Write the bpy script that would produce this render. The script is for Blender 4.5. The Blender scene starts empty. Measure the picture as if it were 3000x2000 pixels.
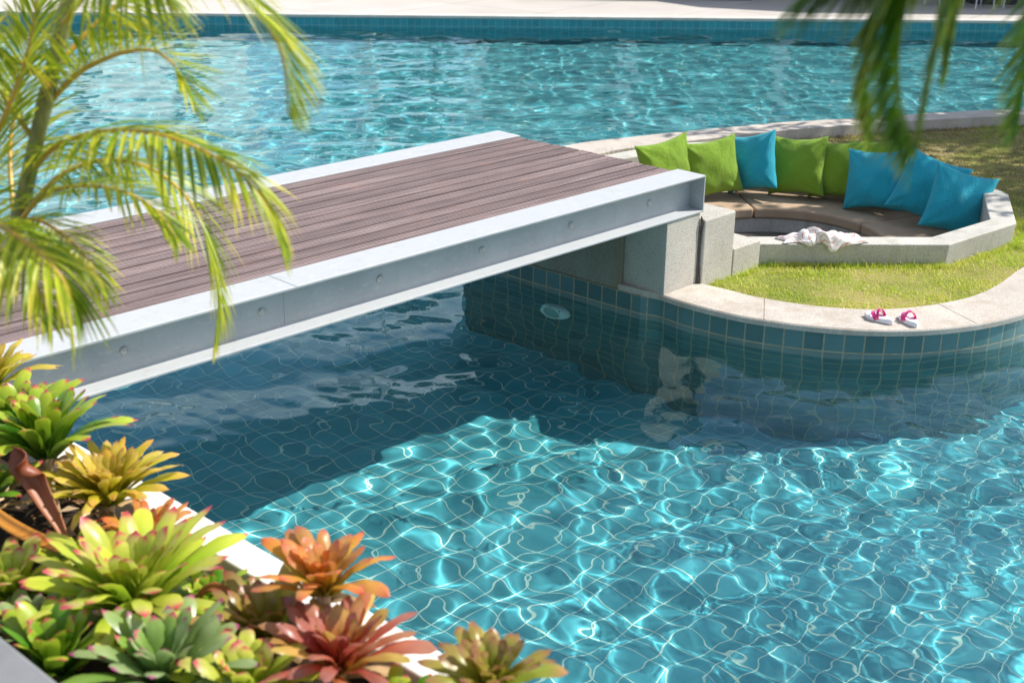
import bpy, math, random
import numpy as np
from mathutils import Vector, Matrix
random.seed(7); rng = np.random.default_rng(11)
SC = bpy.context.scene
PI = math.pi
# ---------------------------------------------------------------- camera
TH, RO, CH, FPX = 0.37388, 0.0121, 3.71, 3756.0
cr = Vector((1, 0, 0)); cu = Vector((0, math.sin(TH), math.cos(TH))); cf = Vector((0, math.cos(TH), -math.sin(TH)))
r2 = cr * math.cos(RO) + cu * math.sin(RO); u2 = -cr * math.sin(RO) + cu * math.cos(RO)
cam = bpy.data.cameras.new("camera"); cam_o = bpy.data.objects.new("camera", cam)
SC.collection.objects.link(cam_o)
cam_o.matrix_world = Matrix(((r2.x, u2.x, -cf.x, 0), (r2.y, u2.y, -cf.y, 0), (r2.z, u2.z, -cf.z, CH), (0, 0, 0, 1)))
cam.sensor_width = 36.0; cam.lens = FPX / 3000 * 36.0
cam.clip_start = 0.05; cam.clip_end = 2000
cam.dof.use_dof = True; cam.dof.focus_distance = 10.2; cam.dof.aperture_fstop = 2.2
SC.camera = cam_o
# ---------------------------------------------------------------- world and sun
SUN_EL, SUN_AZ = math.radians(50), math.radians(12)      # azimuth from +X towards +Y
W = bpy.data.worlds.new("World"); SC.world = W; W.use_nodes = True
nt = W.node_tree; nt.nodes.clear()
out = nt.nodes.new('ShaderNodeOutputWorld'); bg = nt.nodes.new('ShaderNodeBackground')
sky = nt.nodes.new('ShaderNodeTexSky'); sky.sky_type = 'NISHITA'; sky.sun_disc = False
sky.sun_elevation = SUN_EL; sky.sun_rotation = PI / 2 - SUN_AZ
sky.air_density = 1.0; sky.dust_density = 1.0; sky.ozone_density = 1.5
tc = nt.nodes.new('ShaderNodeTexCoord'); mp = nt.nodes.new('ShaderNodeMapping'); mp.inputs['Scale'].default_value = (1.2, 1.2, 3.2)
nz = nt.nodes.new('ShaderNodeTexNoise'); nz.inputs['Scale'].default_value = 2.3; nz.inputs['Detail'].default_value = 7; nz.inputs['Roughness'].default_value = .58
rp = nt.nodes.new('ShaderNodeValToRGB'); rp.color_ramp.elements[0].position = .48; rp.color_ramp.elements[1].position = .72
mx = nt.nodes.new('ShaderNodeMix'); mx.data_type = 'RGBA'; mx.inputs['B'].default_value = (8.0, 8.2, 8.6, 1)
mp.inputs['Location'].default_value = (4.11, 2.13, 2.79)
nt.links.new(tc.outputs['Generated'], mp.inputs[0]); nt.links.new(mp.outputs[0], nz.inputs['Vector'])
nt.links.new(nz.outputs['Fac'], rp.inputs[0]); nt.links.new(rp.outputs[0], mx.inputs['Factor'])
nt.links.new(sky.outputs[0], mx.inputs['A']); nt.links.new(mx.outputs['Result'], bg.inputs['Color'])
bg.inputs['Strength'].default_value = 0.125
nt.links.new(bg.outputs[0], out.inputs[0])
sl = bpy.data.lights.new("sun", 'SUN'); sl.energy = 5.0; sl.angle = math.radians(0.5); sl.color = (1, .95, .87)
so = bpy.data.objects.new("sun", sl); SC.collection.objects.link(so)
sdir = Vector((math.cos(SUN_EL) * math.cos(SUN_AZ), math.cos(SUN_EL) * math.sin(SUN_AZ), math.sin(SUN_EL)))
so.rotation_euler = sdir.to_track_quat('Z', 'Y').to_euler(); so.location = sdir * 40
sl.cycles.is_caustics_light = True
SC.view_settings.view_transform = 'Standard'; SC.view_settings.look = 'None'
SC.view_settings.exposure = 0.40; SC.view_settings.gamma = 1.0; SC.view_settings.use_curve_mapping = False
cy = SC.cycles
cy.use_denoising = True
cy.max_bounces = 10; cy.transmission_bounces = 8; cy.glossy_bounces = 4; cy.diffuse_bounces = 4; cy.transparent_max_bounces = 12
cy.caustics_refractive = True; cy.caustics_reflective = False; cy.sample_clamp_indirect = 25.0; cy.blur_glossy = 0.3

# ---------------------------------------------------------------- helpers
class M:                                    # a material under construction
    def __init__(s, name):
        s.m = bpy.data.materials.new(name); s.m.use_nodes = True; s.t = s.m.node_tree
        s.b = s.t.nodes['Principled BSDF']; s.o = s.t.nodes['Material Output']
    def n(s, typ, **kw):
        x = s.t.nodes.new('ShaderNode' + typ)
        for k, v in kw.items():
            if k in x.inputs.keys():
                x.inputs[k].default_value = v
            else: setattr(x, k, v)
        return x
    def l(s, a, b): s.t.links.new(a, b)
    def noise(s, scale, detail=3, rough=.55, vec=None, sc3=None, dist=0):
        x = s.n('TexNoise'); x.inputs['Scale'].default_value = scale; x.inputs['Detail'].default_value = detail
        x.inputs['Roughness'].default_value = rough; x.inputs['Distortion'].default_value = dist
        if vec is None: vec = s.n('TexCoord').outputs['Object']
        if sc3:
            mp = s.n('Mapping'); mp.inputs['Scale'].default_value = sc3; s.l(vec, mp.inputs[0]); vec = mp.outputs[0]
        s.l(vec, x.inputs['Vector']); return x.outputs['Fac']
    def ramp(s, fac, stops):
        x = s.n('ValToRGB'); e = x.color_ramp.elements
        while len(e) < len(stops): e.new(.5)
        for el, (p, c) in zip(e, stops):
            el.position = p; el.color = (*c, 1) if len(c) == 3 else c
        s.l(fac, x.inputs[0]); return x.outputs[0]
    def mix(s, a, b, fac, mode='MIX'):
        x = s.n('Mix'); x.data_type = 'RGBA'; x.blend_type = mode
        for v, k in ((fac, 'Factor'), (a, 'A'), (b, 'B')):
            if isinstance(v, (int, float)): x.inputs[k].default_value = v
            elif isinstance(v, tuple): x.inputs[k].default_value = (*v, 1)
            else: s.l(v, x.inputs[k])
        return x.outputs['Result']
    def math(s, op, a, b=None):
        x = s.n('Math'); x.operation = op
        for i, v in enumerate((a, b)):
            if v is None: continue
            if isinstance(v, (int, float)): x.inputs[i].default_value = v
            else: s.l(v, x.inputs[i])
        return x.outputs[0]
    def bump(s, h, strength=.3, dist=.01):
        x = s.n('Bump'); x.inputs['Strength'].default_value = strength; x.inputs['Distance'].default_value = dist
        s.l(h, x.inputs['Height']); s.l(x.outputs[0], s.b.inputs['Normal'])
    def col(s, c):
        if isinstance(c, tuple): s.b.inputs['Base Color'].default_value = (*c, 1)
        else: s.l(c, s.b.inputs['Base Color'])
        return s
    def set(s, **kw):
        for k, v in kw.items(): s.b.inputs[k.replace('_', ' ')].default_value = v
        return s

def link(name, me, mats=None, parent=None, smooth=False):
    o = bpy.data.objects.new(name, me); SC.collection.objects.link(o)
    if mats is not None:
        for m in (mats if isinstance(mats, (list, tuple)) else [mats]): me.materials.append(m.m if isinstance(m, M) else m)
    if smooth: me.polygons.foreach_set('use_smooth', [True] * len(me.polygons))
    if parent is not None:
        o.parent = parent
        o.matrix_parent_inverse = parent_inv(parent)
    return o
def parent_inv(p):
    Wm = Matrix.Identity(4); ch = []
    while p is not None: ch.append(p); p = p.parent
    for q in reversed(ch): Wm = Wm @ q.matrix_parent_inverse @ q.matrix_basis
    return Wm.inverted()
def _unused(p):
    m = p.matrix_basis.copy()
    q = p
    while q.parent is not None:
        m = q.parent.matrix_basis @ q.matrix_parent_inverse @ m if False else m
        q = q.parent
    return Matrix.Identity(4) if p.get('_local') else m.inverted() if p.parent is None else Matrix.Identity(4)
def tag(o, label=None, cat=None, group=None, kind=None):
    if label: o['label'] = label
    if cat: o['category'] = cat
    if group: o['group'] = group
    if kind: o['kind'] = kind
    return o
def empty(name, loc, label, cat, group=None):
    e = bpy.data.objects.new(name, None); SC.collection.objects.link(e); e.location = loc
    e.empty_display_size = .1
    return tag(e, label, cat, group)
class MB:                                   # collects geometry for ONE mesh
    def __init__(s): s.v = []; s.f = []; s.uv = []; s.mi = []; s.has_uv = False
    def add(s, vs, fs, uvs=None, mi=0):
        b = len(s.v); s.v += [tuple(p) for p in vs]
        for k, f in enumerate(fs):
            s.f.append([b + i for i in f]); s.mi.append(mi)
            if uvs is not None: s.uv.append([uvs[i] for i in f]); s.has_uv = True
            else: s.uv.append([(0, 0)] * len(f))
    def box(s, lo, hi, frame=None, mi=0):
        x0, y0, z0 = lo; x1, y1, z1 = hi
        vs = [Vector(p) for p in ((x0,y0,z0),(x1,y0,z0),(x1,y1,z0),(x0,y1,z0),(x0,y0,z1),(x1,y0,z1),(x1,y1,z1),(x0,y1,z1))]
        if frame is not None: vs = [frame @ p for p in vs]
        s.add(vs, [(0,3,2,1),(4,5,6,7),(0,1,5,4),(1,2,6,5),(2,3,7,6),(3,0,4,7)], mi=mi)
    def tube(s, pts, rad, n=8, cap=True, mi=0, flat=1.0):
        pts = [Vector(p) for p in pts]; rings = []
        up = Vector((0, 0, 1)); prev = None
        for i, p in enumerate(pts):
            t = (pts[min(i + 1, len(pts) - 1)] - pts[max(i - 1, 0)]).normalized()
            if prev is None:
                a = t.cross(up)
                if a.length < 1e-3: a = t.cross(Vector((0, 1, 0)))
            else: a = prev - t * prev.dot(t)
            a.normalize(); prev = a; b = t.cross(a)
            r = rad[i] if isinstance(rad, (list, tuple)) else rad
            rings.append([p + a * math.cos(2*PI*k/n) * r + b * math.sin(2*PI*k/n) * r * flat for k in range(n)])
        vs = [q for r in rings for q in r]; fs = []
        for i in range(len(pts) - 1):
            for k in range(n): fs.append((i*n+k, i*n+(k+1) % n, (i+1)*n+(k+1) % n, (i+1)*n+k))
        if cap: fs.append(tuple(range(n))[::-1]); fs.append(tuple((len(pts)-1)*n+k for k in range(n)))
        s.add(vs, fs, mi=mi)
    def prism(s, poly, z0, z1, mi=0, inset_bottom=None):
        n = len(poly); lo = inset_bottom or poly
        vs = [(x, y, z0) for x, y in lo] + [(x, y, z1) for x, y in poly]
        s.add(vs, [tuple(range(n))[::-1], tuple(range(n, 2*n))] + [(i, (i+1) % n, n+(i+1) % n, n+i) for i in range(n)], mi=mi)
    def build(s, name, mats, parent=None, smooth=False):
        me = bpy.data.meshes.new(name); me.from_pydata(s.v, [], s.f)
        if s.has_uv:
            uv = me.uv_layers.new(name='UVMap'); flat = [c for f in s.uv for p in f for c in p]
            uv.data.foreach_set('uv', flat)
        me.polygons.foreach_set('material_index', s.mi)
        me.update()
        return link(name, me, mats, parent, smooth)
def bevel(o, w=.006, seg=2, ang=35):
    m = o.modifiers.new('bevel', 'BEVEL'); m.width = w; m.segments = seg; m.limit_method = 'ANGLE'; m.angle_limit = math.radians(ang)
    m.harden_normals = False
    return o
def catmull(pts, n=8, closed=False):
    out = []; P = [np.array(p, float) for p in pts]; N = len(P)
    rng_ = range(N if closed else N - 1)
    for i in rng_:
        p0 = P[(i-1) % N] if closed or i > 0 else 2*P[0]-P[1]
        p1 = P[i]; p2 = P[(i+1) % N]
        p3 = P[(i+2) % N] if closed or i + 2 < N else 2*P[-1]-P[-2]
        for k in range(n):
            t = k / n
            out.append(.5*((2*p1)+(-p0+p2)*t+(2*p0-5*p1+4*p2-p3)*t*t+(-p0+3*p1-3*p2+p3)*t**3))
    if not closed: out.append(P[-1])
    return out
def recv(o): o.cycles.is_caustics_receiver = True; return o

# bridge frame: origin at the outer top corner of the near beam, x along the bridge, y towards the far beam
AZ = math.radians(44.84); BU = Vector((math.sin(AZ), math.cos(AZ), 0)); BN = Vector((-BU.y, BU.x, 0))
BO = Vector((1.555, 10.208, 0))
BF = Matrix(((BU.x, BN.x, 0, BO.x), (BU.y, BN.y, 0, BO.y), (0, 0, 1, 0), (0, 0, 0, 1)))
def b2w(u, n, z=0): return BF @ Vector((u, n, z))
DEPTH = -1.6

# ---------------------------------------------------------------- materials
def tile_mat(name, base, grout, var=.5, rough=.25, bw=.153, mort=.0042):
    m = M(name); uv = m.n('TexCoord').outputs['UV']
    br = m.n('TexBrick'); br.offset = 0; br.squash = 1
    br.inputs['Color1'].default_value = (0, 0, 0, 1); br.inputs['Color2'].default_value = (1, 1, 1, 1); br.inputs['Mortar'].default_value = (.5, .5, .5, 1)
    br.inputs['Scale'].default_value = 1; br.inputs['Mortar Size'].default_value = mort; br.inputs['Mortar Smooth'].default_value = .25
    br.inputs['Brick Width'].default_value = bw; br.inputs['Row Height'].default_value = bw; br.inputs['Bias'].default_value = 0
    wob = m.n('TexNoise'); wob.inputs['Scale'].default_value = 3
    m.l(uv, br.inputs['Vector'])
    lo = tuple(c*(1-var*.35) for c in base); hi = tuple(min(1, c*(1+var*.45)) for c in base)
    tcol = m.mix(lo, hi, br.outputs['Color'])
    mot = m.noise(9, 4, .6, vec=uv)
    tcol = m.mix(tcol, tuple(c*.72 for c in base), m.math('MULTIPLY', mot, .55))
    dirt = m.ramp(m.noise(22, 3, vec=uv), [(.35, tuple(c*.72 for c in grout)), (.65, grout)])
    cc = m.mix(tcol, dirt, br.outputs['Fac'])
    if name == 'wall_tile':                                  # scale left by the water just above its level
        gz = m.n('SeparateXYZ'); m.l(m.n('TexCoord').outputs['Object'], gz.inputs[0])
        zz = m.math('ADD', gz.outputs[2], m.math('MULTIPLY', m.noise(9, 3), .03))
        sc = m.ramp(zz, [(.0, (0, 0, 0)), (.018, (1, 1, 1)), (.045, (.6, .6, .6)), (.075, (0, 0, 0))])
        cc = m.mix(cc, (.30, .29, .24), m.math('MULTIPLY', sc, .3))
    m.col(cc); m.set(Roughness=rough)
    m.bump(m.math('SUBTRACT', 1.0, br.outputs['Fac']), .35, .003)
    return m
m_tile_pool = tile_mat('pool_tile', (.105, .37, .415), (.78, .84, .70))
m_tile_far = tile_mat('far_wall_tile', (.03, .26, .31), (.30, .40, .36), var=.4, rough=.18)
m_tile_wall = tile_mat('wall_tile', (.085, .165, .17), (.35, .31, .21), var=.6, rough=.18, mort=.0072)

def concrete(name, base, spec=.5, speck=120, dark=.55, stain=None):
    m = M(name); obj = m.n('TexCoord').outputs['Object']
    big = m.noise(2.2, 5, .6, vec=obj); fine = m.noise(speck, 2, .6, vec=obj)
    c = m.ramp(big, [(.3, tuple(x*.80 for x in base)), (.62, base), (.8, tuple(min(1, x*1.08) for x in base))])
    sp = m.ramp(fine, [(.34, (dark,)*3), (.46, (1, 1, 1)), (.66, (1.15, 1.15, 1.12))])
    c = m.mix(c, sp, 1.0, 'MULTIPLY')
    if stain:
        st = m.ramp(m.noise(5, 4, .65, vec=obj, sc3=(1, 1, .22)), [(.5, (0, 0, 0)), (.7, (1, 1, 1))])
        c = m.mix(c, stain, m.math('MULTIPLY', st, .65))
    m.col(c); m.set(Roughness=.85); m.bump(fine, .5, .004)
    return m
m_conc = concrete('washed_concrete', (.46, .435, .385))
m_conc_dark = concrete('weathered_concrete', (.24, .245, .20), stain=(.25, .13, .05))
m_coping = concrete('terrazzo_coping', (.50, .45, .395), speck=110, dark=.68, stain=(.34, .28, .22))
m_pit = concrete('smooth_concrete', (.49, .475, .43), speck=100, dark=.68, stain=(.27, .255, .20))

m_steel = M('painted_steel'); _s = m_steel
_c = _s.ramp(_s.noise(3, 5, .6), [(.3, (.30, .325, .34)), (.7, (.37, .395, .41))])
_d = _s.ramp(_s.noise(14, 5, .7, sc3=(1, 1, 3)), [(.56, (0, 0, 0)), (.72, (1, 1, 1))])
_e = _s.ramp(_s.noise(1.0, 5, .7, sc3=(9, 9, 1.2)), [(.56, (0, 0, 0)), (.70, (1, 1, 1))])
_f = _s.ramp(_s.noise(55, 2, .5), [(.70, (0, 0, 0)), (.74, (1, 1, 1))])
_ns = _s.n('SeparateXYZ'); _s.l(_s.n('NewGeometry').outputs['Normal'], _ns.inputs[0])     # upward faces painted paler, as if sunlit
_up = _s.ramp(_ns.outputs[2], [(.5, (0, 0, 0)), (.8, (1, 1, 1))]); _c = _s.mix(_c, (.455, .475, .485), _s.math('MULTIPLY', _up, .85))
_c = _s.mix(_c, (.62, .60, .55), _s.math('MULTIPLY', _d, .35)); _c = _s.mix(_c, (.30, .29, .26), _s.math('MULTIPLY', _e, .35))
_s.col(_s.mix(_c, (.22, .15, .09), _s.math('MULTIPLY', _f, .55))); _s.set(Roughness=.5, Metallic=0.0); _s.bump(_s.noise(40, 3), .12, .002)

m_water = M('pool_water'); _w = m_water; _w.t.nodes.remove(_w.b)
gl = _w.n('BsdfGlass'); gl.inputs['IOR'].default_value = 1.333; gl.inputs['Roughness'].default_value = 0.0
gl.inputs['Color'].default_value = (.79, .98, 1.0, 1)
_w.l(gl.outputs[0], _w.o.inputs['Surface'])

# ---------------------------------------------------------------- water
def waves(x, y):
    h = np.zeros_like(x)
    r = np.random.default_rng(5)
    def comp(n, l0, l1, slope, dmain, spread, mask=None):
        a = np.zeros_like(x)
        for i in range(n):
            lam = math.exp(r.uniform(math.log(l0), math.log(l1))); k = 2*PI/lam
            th = dmain + r.normal()*spread; ph = r.uniform(0, 2*PI)
            amp = slope / k * math.sqrt(2.0 / n)
            a += amp*np.sin(k*(x*math.cos(th)+y*math.sin(th)) + ph + .35*np.sin(x*.9*r.uniform(.5, 1.5)+y*.7*r.uniform(-1.5, 1.5)))
        return a if mask is None else a*mask
    far = 1/(1+np.exp(-(y-12.5)*.9))
    right = 1/(1+np.exp(-((x-1.4)*1.6-(y-6.8)*.15-np.where(y > 9, (y-9)*2, 0))))*(1-far)
    calm = 1-.25*far
    h += comp(26, .60, 1.9, .036, .6, 1.4)
    h += comp(26, .28, .60, .038, .4, 1.5, .8+.25*right+.2*far)
    h += comp(26, .15, .28, .019, .4, 1.5, 1-far)
    patchy = .35+.65*(.5+.5*np.sin(x*1.3+.8*np.sin(y*1.1)+1)*np.cos(y*1.7-x*.6))
    h += comp(30, .08, .20, .030, .9, .5, right*patchy)
    h += comp(24, .50, 1.6, .030, 1.57, .5, far)
    h += comp(20, .16, .34, .007, 1.5, 1.0, far)
    return h
def make_water():
    NX, NY = 900, 1050
    y0, y1 = 1.6, 29.5
    t = np.linspace(0, 1, NY); y = (y0+3)*((y1+3)/(y0+3))**t-3
    s = np.linspace(-1, 1, NX); S, Y = np.meshgrid(s, y)
    X = S*(1.8+.50*Y)+.15
    H = waves(X, Y)
    co = np.stack([X, Y, H], -1).reshape(-1, 3).astype(np.float32)
    i = np.arange(NY-1)[:, None]*NX+np.arange(NX-1)[None, :]
    q = np.stack([i, i+1, i+NX+1, i+NX], -1).reshape(-1, 4)
    cx, cy_ = X[:-1, :-1].ravel(), Y[:-1, :-1].ravel()
    q = q[~(((cx-2.8)**2+(cy_-12.78)**2 < 2.42**2) & (cx > .35))]
    me = bpy.data.meshes.new('pool_water'); me.vertices.add(len(co)); me.vertices.foreach_set('co', co.ravel())
    me.loops.add(q.size); me.loops.foreach_set('vertex_index', q.ravel().astype(np.int32))
    me.polygons.add(len(q)); me.polygons.foreach_set('loop_start', np.arange(0, q.size, 4, dtype=np.int32))
    me.update(calc_edges=True)
    me.polygons.foreach_set('use_smooth', np.ones(len(q), bool))
    o = link('pool_water', me, m_water); tag(o, kind='structure'); o.cycles.is_caustics_caster = True
    return o
make_water()

# pool floor with the tile grid laid along the bridge axes
mb = MB(); pts = [(-17, .5), (18, .5), (18, 28), (-17, 28)]
uvs = []
for x, y in pts:
    d = Vector((x, y, 0)) - BO; uvs.append((d.dot(BU)+40*.153, d.dot(BN)+40*.153))
mb.add([(x, y, DEPTH) for x, y in pts], [(0, 1, 2, 3)], uvs)
recv(tag(mb.build('pool_floor', m_tile_pool), kind='structure'))

def wall_strip(pts, z0, z1, m, name=None, parent=None, u0=0.0, mb=None, zref=.197):
    own = mb is None; mb = mb or MB(); vs = []; uv = []; L = u0
    for i, p in enumerate(pts):
        if i: L += math.dist(p[:2], pts[i-1][:2])
        vs += [(p[0], p[1], z0), (p[0], p[1], z1)]; uv += [(L, z0-zref+60*.153), (L, z1-zref+60*.153)]
    mb.add(vs, [(2*i, 2*i+2, 2*i+3, 2*i+1) for i in range(len(pts)-1)], uv)
    return mb.build(name, m, parent) if own else mb
# ---------------------------------------------------------------- island
COZ = .25; LAWN = .215
near_out = [(1.20, 9.925), (1.369, 9.745), (1.61, 9.545), (1.853, 9.392), (2.11, 9.285), (2.353, 9.21), (2.604, 9.162), (2.859, 9.147), (3.128, 9.168), (3.413, 9.238), (3.716, 9.357), (4.056, 9.561), (4.6, 9.98), (5.4, 10.6), (6.6, 11.2), (8.5, 11.8), (11, 12.3)]
near_in = [(1.50, 10.26), (1.777, 10.055), (1.955, 9.905), (2.202, 9.768), (2.453, 9.672), (2.715, 9.622), (2.991, 9.626), (3.285, 9.701), (3.607, 9.851), (3.861, 10.029), (4.126, 10.301), (4.497, 10.761), (4.95, 11.15), (5.7, 11.55), (6.8, 12.0), (8.5, 12.4), (11, 12.9)]
far_out = [(-.10, 12.2), (-.02, 13.2), (.22, 14.2), (.573, 14.857), (1.42, 15.40), (3.388, 16.35), (4.47, 16.70), (5.491, 17.08), (6.957, 17.505), (8.7, 17.9), (11, 18.3)]
far_in = [(.25, 12.2), (.3, 13.1), (.55, 13.9), (1.012, 14.494), (1.493, 14.86), (3.315, 15.84), (4.374, 16.25), (5.343, 16.60), (6.774, 17.007), (8.7, 17.4), (11, 17.8)]
def coping_strip(name, o_, i_, z0, z1, m, parent, lawn):
    a = catmull(o_, 6); b = catmull(i_, 6); n = len(a); mb = MB(); vs = []
    for p, q in zip(a, b):
        d = np.array([p[0]-q[0], p[1]-q[1]]); d /= np.linalg.norm(d); e = .012
        vs += [(p[0], p[1], z0), (p[0], p[1], z1-e), (p[0]-d[0]*e, p[1]-d[1]*e, z1), (q[0], q[1], z1), (q[0], q[1], lawn-.1)]
    fs = []
    for k in range(n-1):
        for j in range(4): fs.append((k*5+j, (k+1)*5+j, (k+1)*5+j+1, k*5+j+1))
        fs.append((k*5, k*5+4, (k+1)*5+4, (k+1)*5))
    fs += [(0, 1, 2, 3, 4), tuple((n-1)*5+j for j in (4, 3, 2, 1, 0))]
    mb.add(vs, fs); return mb.build(name, m, parent)
isl = empty('island_wall', (1.2, 9.9, 0), 'curved blue tiled pool wall with pale stone coping around the lawn', 'pool wall')
wl = [(-.55, 11.62), (.163, 10.835), (1.17, 9.93)]
wl = [(-.46, 11.36), (.163, 10.79), (1.06, 10.012)]
def offset(pts, d):
    P = np.array(pts); T = np.gradient(P, axis=0); T /= np.linalg.norm(T, axis=1)[:, None]
    return P + np.stack([-T[:, 1], T[:, 0]], 1) * d
front = catmull([(1.06, 10.012)] + [tuple(p) for p in offset(catmull(near_out, 1), .022)], 6)
front = [(-.46, 11.36), (.163, 10.79)] + [tuple(p) for p in front]
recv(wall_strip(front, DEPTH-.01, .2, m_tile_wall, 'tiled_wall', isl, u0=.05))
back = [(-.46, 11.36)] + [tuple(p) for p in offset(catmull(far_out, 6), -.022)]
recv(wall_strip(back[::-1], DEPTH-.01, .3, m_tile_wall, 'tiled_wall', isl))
coping_strip('coping', near_out, near_in, .2, COZ, m_coping, isl, LAWN)
coping_strip('coping', far_out, far_in, .27, .355, m_coping, isl, LAWN)

m_joint = M('dark_joint'); m_joint.col((.10, .09, .075)).set(Roughness=.9)
for (a_, b_) in (((1.957, 9.352), (2.05, 9.85)), ((3.60, 9.315), (3.44, 9.77)), ((4.9, 10.22), (4.62, 10.86))):
    A_, B_ = np.array(a_), np.array(b_); d_ = (B_-A_)/np.linalg.norm(B_-A_); n_ = np.array([-d_[1], d_[0]])*.0022
    mb = MB(); mb.prism([tuple(A_-n_), tuple(A_+n_), tuple(B_+n_), tuple(B_-n_)][::-1], COZ-.01, COZ+.0012); mb.build('joint', m_joint, isl)
# lawn: a slightly bumpy sheet between the copings, with a hole for the seating pit
PC = np.array([2.8, 12.78])
pit_outer = [(2.10, 10.80), (3.845, 10.85), (4.70, 11.57), (5.0, 12.63), (4.75, 13.70), (4.0, 14.62), (2.9, 14.98), (1.8, 14.78), (.95, 14.08)]
pit_inner = [(2.10, 11.03), (3.76, 11.085), (4.49, 11.69), (4.755, 12.66), (4.53, 13.57), (3.88, 14.41), (2.9, 14.73), (1.92, 14.55), (1.16, 13.93)]
lawn_poly = [tuple(p) for p in catmull(near_in, 6)] + [tuple(p) for p in catmull(far_in, 6)][::-1]
hole = [tuple(PC+(np.array(q)-PC)*.955) for q in pit_outer] + [(.8, 13.3), (.8, 11.9), (1.5, 11.1)]
def inside(px, py, poly):
    c = np.zeros(px.shape, bool); n = len(poly); j = n-1
    for i in range(n):
        xi, yi = poly[i]; xj, yj = poly[j]
        c ^= ((yi > py) != (yj > py)) & (px < (xj-xi)*(py-yi)/((yj-yi) if yj != yi else 1e-9)+xi)
        j = i
    return c
m_lawn = M('lawn_soil')
_c = m_lawn.ramp(m_lawn.noise(1.6, 5, .6), [(.35, (.18, .20, .03)), (.55, (.38, .33, .11)), (.75, (.46, .36, .17))])
m_lawn.col(m_lawn.mix(_c, (.5, .5, .5), m_lawn.noise(120, 3), 'MULTIPLY')).set(Roughness=.95)
m_lawn.bump(m_lawn.noise(60, 4), .6, .02)
import bmesh
def poly_face(name, poly, z, m, holes=()):
    bm = bmesh.new(); 
    def loop(pl):
        vs = [bm.verts.new((x, y, z)) for x, y in pl]
        return [bm.edges.new((vs[i], vs[(i+1) % len(vs)])) for i in range(len(vs))]
    ed = loop(poly)
    for h in holes: ed += loop(h)
    bmesh.ops.triangle_fill(bm, edges=ed, use_beauty=True)
    me = bpy.data.meshes.new(name); bm.to_mesh(me); bm.free(); return link(name, me, m)
lawn_fill = lawn_poly + [(.7, 13.9), (.6, 12.6)]
tag(poly_face('lawn_ground', lawn_poly, LAWN, m_lawn, [hole]), kind='structure')

# ---------------------------------------------------------------- bridge
W_N = 2.36
bridge = empty('footbridge', b2w(-2.9, W_N/2, .87), 'timber and pale grey steel footbridge spanning the pool to the island', 'bridge')
UE = -5.93
def Hprof(w=.29, h=.31, tf=.016, tw=.011, r=.02):
    p = [(0, 0), (w, 0), (w, tf)]
    def fil(cx, cy, a0, a1): return [(cx+r*math.cos(a0+(a1-a0)*k/5), cy+r*math.sin(a0+(a1-a0)*k/5)) for k in range(6)]
    c0, c1 = w/2-tw/2, w/2+tw/2
    p += fil(c1+r, tf+r, -PI/2, -PI) + fil(c1+r, h-tf-r, PI, PI/2) + [(w, h-tf), (w, h), (0, h), (0, h-tf)]
    p += fil(c0-r, h-tf-r, PI/2, 0) + fil(c0-r, tf+r, 0, -PI/2) + [(0, tf)]
    return p
def extrude_profile(mb, prof, u0, u1, n0, z0, mirror=False, skew=0.0):
    k = len(prof); vs = []
    for u in (u0, u1):
        for a, b in prof: vs.append(BF @ Vector((u + (skew*a if u == u1 else 0), n0 + (a if not mirror else -a), z0+b)))
    mb.add(vs, [(i, (i+1) % k, k+(i+1) % k, k+i) for i in range(k)] + [tuple(range(k))[::-1], tuple(range(k, 2*k))])
BZ = .865
def beam(n0, mirror, bolts, uend):
    mb = MB(); extrude_profile(mb, Hprof(), UE, uend, n0, BZ, mirror)
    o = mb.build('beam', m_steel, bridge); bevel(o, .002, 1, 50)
    sg = -1 if mirror else 1
    mb = MB(); lo, hi = (0.001, .289)
    a, b = sorted((n0+sg*lo, n0+sg*hi)); mb.box((uend+.0005, a, BZ+.001), (uend+.012, b, BZ+.309), BF)
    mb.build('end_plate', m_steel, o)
    for u in bolts:
        mb = MB(); c = n0+sg*(.145-.0055)
        pr = [(.0, .027), (.004, .027), (.006, .024), (.011, .020), (.014, .011), (.015, .0)]
        vs = []; fs = []
        for j, (d, r) in enumerate(pr):
            for q in range(14):
                t = 2*PI*q/14; vs.append(BF @ Vector((u+r*math.cos(t), c-sg*d, 1.015+r*math.sin(t))))
        for j in range(len(pr)-1):
            for q in range(14): fs.append((j*14+q, j*14+(q+1) % 14, (j+1)*14+(q+1) % 14, (j+1)*14+q))
        mb.add(vs, fs); mb.build('bolt', m_bolt, o, smooth=True)
    return o
m_bolt = M('galvanised_bolt'); m_bolt.col(m_bolt.ramp(m_bolt.noise(60, 3), [(.4, (.30, .31, .31)), (.65, (.50, .50, .48)), (.8, (.34, .24, .17))])).set(Roughness=.45, Metallic=.5)
BOLTS = [-.531 - .9235*k for k in range(6)]
nb = beam(0, False, BOLTS, 0.0); fb = beam(W_N, True, [], -.06)
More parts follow.
